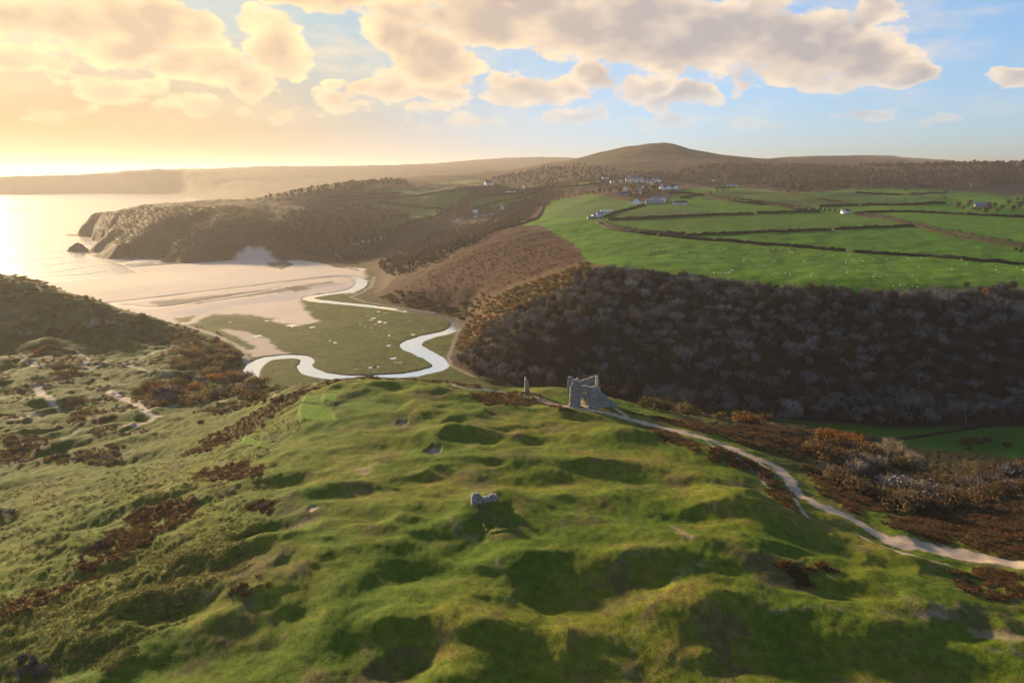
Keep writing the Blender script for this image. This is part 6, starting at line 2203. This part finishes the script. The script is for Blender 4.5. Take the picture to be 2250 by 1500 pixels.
for (u, v, s) in [(1575, 421, .6), (1590, 420, .7), (1600, 419, .7), (1560, 424, .5), (1730, 424, .9), (1990, 420, .9), (2070, 418, .8), (1905, 420, .7)]:
    single(u, v, s, FAR[1], 'hedge_tree', 'lone round brown tree standing in a hedge below the far wood', 'lone hedge trees below the far wood')
# pale bare trees breaking the skyline of the wood
for (u, v) in [(1345, 603), (1362, 605), (1392, 606), (1420, 610), (1432, 612), (1660, 634), (1684, 637), (2090, 652), (2106, 650)]:
    x, y = P(u, v + 4, 64.5)
    put_tree('bare_tree', PALE[R5.integers(3)], x, y, R5.uniform(.75, .95), R5.uniform(0, 6), 'bare pale tree standing up against the pasture along the wood edge', 'bare trees along the wood edge')

# ------------------------------------------------------------------ sheep
WOOL = plain('sheep_wool', (.62, .59, .53), .95)
sm = MB()
n, k = 8, 6
vv = []
for j in range(k):
    t_ = j / (k - 1)
    rad = .34 * math.sin(pi * (.12 + .76 * t_)) ** .6
    for i in range(n):
        a = 2 * pi * i / n
        vv.append((-.62 + 1.15 * t_, cos(a) * rad * .92, .62 + sin(a) * rad))
sm.add(vv, [(j * n + i, j * n + (i + 1) % n, (j + 1) * n + (i + 1) % n, (j + 1) * n + i) for j in range(k - 1) for i in range(n)] + [tuple(range(n - 1, -1, -1)), tuple(range((k - 1) * n, k * n))])
sm.tube((.48, 0, .72), (.68, 0, .60), .15, .13, 6)
sm.tube((.66, 0, .62), (.86, 0, .34), .13, .07, 6)
for sx in (-.42, .36):
    for sy in (-.15, .15):
        sm.tube((sx, sy, .45), (sx, sy, -.02), .07, .05, 5)
for s in (-1, 1):
    sm.tube((.70, s * .10, .60), (.66, s * .24, .58), .05, .02, 4)
SHEEP = sm.mesh('sheep', WOOL, True)
Z5 = [(318, 1018), (345, 1080), (340, 1162), (578, 1167), (565, 1182), (698, 1168), (678, 1055), (740, 1060), (838, 1008), (963, 1020), (1073, 1015), (1170, 1028), (1190, 1055), (1222, 1068), (1200, 1122), (1300, 1017),
      (1485, 1030), (1597, 1042), (1683, 1042), (1716, 1044), (1765, 1110), (1990, 1083), (1988, 1105), (2115, 1095), (2133, 1140), (2062, 1162), (2015, 1175), (2165, 1180), (1940, 1206), (1985, 1224), (2103, 1298),
      (1957, 1336), (1862, 1315), (1383, 1183), (990, 1180), (952, 1192), (837, 1250), (790, 1252), (62, 1245), (125, 1237), (203, 1224), (165, 1343), (182, 1343), (233, 1345), (268, 1343), (298, 1345), (336, 1347),
      (365, 1330), (392, 1333), (405, 1306), (427, 1304), (378, 1340), (955, 1360), (998, 1350), (1033, 1350), (1130, 1348), (1187, 1345), (1197, 1377), (1480, 1355), (1520, 1355), (1472, 1386)]
Z3 = [(1370, 720), (1380, 712), (1415, 755), (1450, 715), (1475, 768), (1490, 708), (1535, 697), (1560, 697), (1550, 722), (1575, 710), (1650, 708), (1600, 818), (1625, 835), (1720, 828), (1640, 765), (1830, 775), (1885, 718),
      (1915, 740), (1915, 772), (1978, 735), (2085, 760), (2090, 780), (2105, 792), (2120, 792), (2210, 765), (2245, 778), (2212, 827), (1490, 870), (1530, 865), (1555, 870), (1600, 872), (1632, 878), (1385, 802), (1375, 817),
      (1415, 820), (1220, 795), (1215, 738), (95, 660), (118, 660), (137, 658), (150, 660), (195, 688), (222, 685), (290, 672), (275, 678), (330, 688)]
SP = [(1540 + a / 6.08, 380 + b_ / 6.08) for a, b_ in Z5] + [(1400 + a / 2.647, 300 + b_ / 2.647) for a, b_ in Z3] + [(1347, 552), (1354, 549), (1378, 557), (1332, 561), (1343, 563), (1325, 556)]
R6 = np.random.default_rng(606)
for (u, v) in SP:
    x, y = G(u, v)
    link('sheep', SHEEP, loc=(x, y, float(H(x, y)[0]) + .02), rotz=R6.uniform(0, 6.28), scale=R6.uniform(.8, 1.0), label='white sheep grazing on the big pasture above the wood', category='sheep', group='sheep on the big pasture')

# ------------------------------------------------------------------ sea stack, rocks and surf
def rock(name, u, v, w, d, h, label, seed, z0=0.0, mat=None, tiltx=0.0):
    x, y = P(u, v, z0)
    r = np.random.default_rng(seed)
    n, k = 22, 9
    V, F = [], []
    for j in range(k + 1):
        t_ = j / k
        for i in range(n):
            a = 2 * pi * i / n
            rad = (1 - t_) ** .62 * (1 + .16 * math.sin(3 * a + seed) + .12 * r.normal())
            V.append((cos(a) * rad * w / 2 + tiltx * t_ * w * .5, sin(a) * rad * d / 2, -2 + (h + 2) * t_ * (1 + .05 * r.normal())))
    for j in range(k):
        for i in range(n):
            F.append((j * n + i, j * n + (i + 1) % n, (j + 1) * n + (i + 1) % n, (j + 1) * n + i))
    me = bpy.data.meshes.new(name)
    me.from_pydata(V, [], F)
    me.materials.append(mat or ROCKM)
    me.update()
    return link(name, me, loc=(x, y, z0), label=label, category='rock')


ROCKM = stone_mat('sea_rock', (.07, .06, .05), (.15, .125, .105), .25)
rock('sea_stack', 172, 551, 42, 26, 15, 'dark triangular rock standing in the surf off the headland', 3, tiltx=.1)
rock('sea_rock', 183, 561, 5, 4, 1.5, 'small dark rock awash below the triangular stack', 4)
rock('sea_rock', 166, 563, 4, 3, 1.0, 'smaller dark rock awash left of the others', 8)
for i, (u, v, w, h) in enumerate([(1180, 523, 9, 2.2), (1192, 521, 10, 2.0), (1205, 519, 8, 1.8)]):
    x, y = G(u, v)
    me_o = rock('rock_outcrop', u, v, w, 4, h, ['pale limestone outcrop on the brow of the bracken spur, nearest the valley', 'middle pale limestone outcrop on the brow of the bracken spur', 'pale limestone outcrop on the brow nearest the pasture'][i], 20 + i, 0, STONE)
    me_o.location = (x, y, float(H(x, y)[0]) - .2)

FOAM = ramp_mat('sea_foam', [(.86, .82, .76), (.9, .87, .82)], noise=.15)
def foam(rows_, w, label, seed, z=.12, h=.35):
    """A breaking crest: a low rounded ridge of white water along a line on the sea."""
    g = [P(u, v, 0) for u, v in rows_]
    p = smooth_line(g, 14)
    r = np.random.default_rng(seed)
    d = np.gradient(p, axis=0)
    d /= np.linalg.norm(d, axis=1)[:, None] + 1e-9
    nr = np.stack([-d[:, 1], d[:, 0]], 1)
    n = len(p)
    t = np.linspace(0, 1, n)
    ww = w * np.clip(np.sin(pi * t) ** .5 * (.75 + .7 * perlin(t * 14, t * 0 + seed, 3) + .3 * r.normal(size=n) * .6), .05, None)
    off = 1.5 * perlin(t * 9, t * 0 + 3 + seed, 5)
    prof = [(-.5, 0), (-.2, .8), (.05, 1.0), (.3, .5), (.5, 0)]
    V = np.zeros((n, 5, 3))
    for i, (a, b_) in enumerate(prof):
        V[:, i, :2] = p + nr * (a * ww + off)[:, None]
        V[:, i, 2] = z * (b_ > 0) + b_ * h * np.sin(pi * t) - .02
    q = np.arange(n * 5).reshape(n, 5)
    f = np.stack([q[:-1, :-1], q[1:, :-1], q[1:, 1:], q[:-1, 1:]], -1).reshape(-1, 4)
    o = np.array([p[0, 0], p[0, 1], 0])
    link('breaking_wave', mesh_np('breaking_wave', V.reshape(-1, 3) - o, f, FOAM), loc=o, label=label, category='wave', group='waves rolling into the bay')


foam([(-60, 575), (0, 569), (60, 561), (110, 554), (150, 549)], 4, 'outermost white wave line reaching the triangular rock', 1)
foam([(-60, 586), (0, 580), (70, 572), (130, 566), (150, 563)], 3.5, 'second wave line in from the triangular rock', 2)
foam([(0, 592), (70, 588), (130, 580), (180, 574), (205, 572)], 4, 'wave line breaking below the headland foot', 3)
foam([(60, 602), (120, 598), (170, 590), (215, 583), (245, 580)], 3.5, 'broken wave line in the middle of the surf', 4)
foam([(60, 612), (120, 606), (190, 602), (240, 594), (268, 590)], 3.5, 'shallow wave line near the sand', 5)
foam([(80, 624), (130, 618), (200, 611), (256, 605), (298, 599)], 3.0, 'thin foam edge running along the sand', 6, .05, .06)
foam([(185, 540), (205, 542), (228, 541)], 5, 'white water in the cove behind the triangular rock', 7)
foam([(192, 532), (208, 533), (222, 535)], 4, 'white water at the foot of the headland tip', 8)
foam([(0, 543), (50, 541), (110, 537)], 2.5, 'faint swell line far out in the bay', 9)
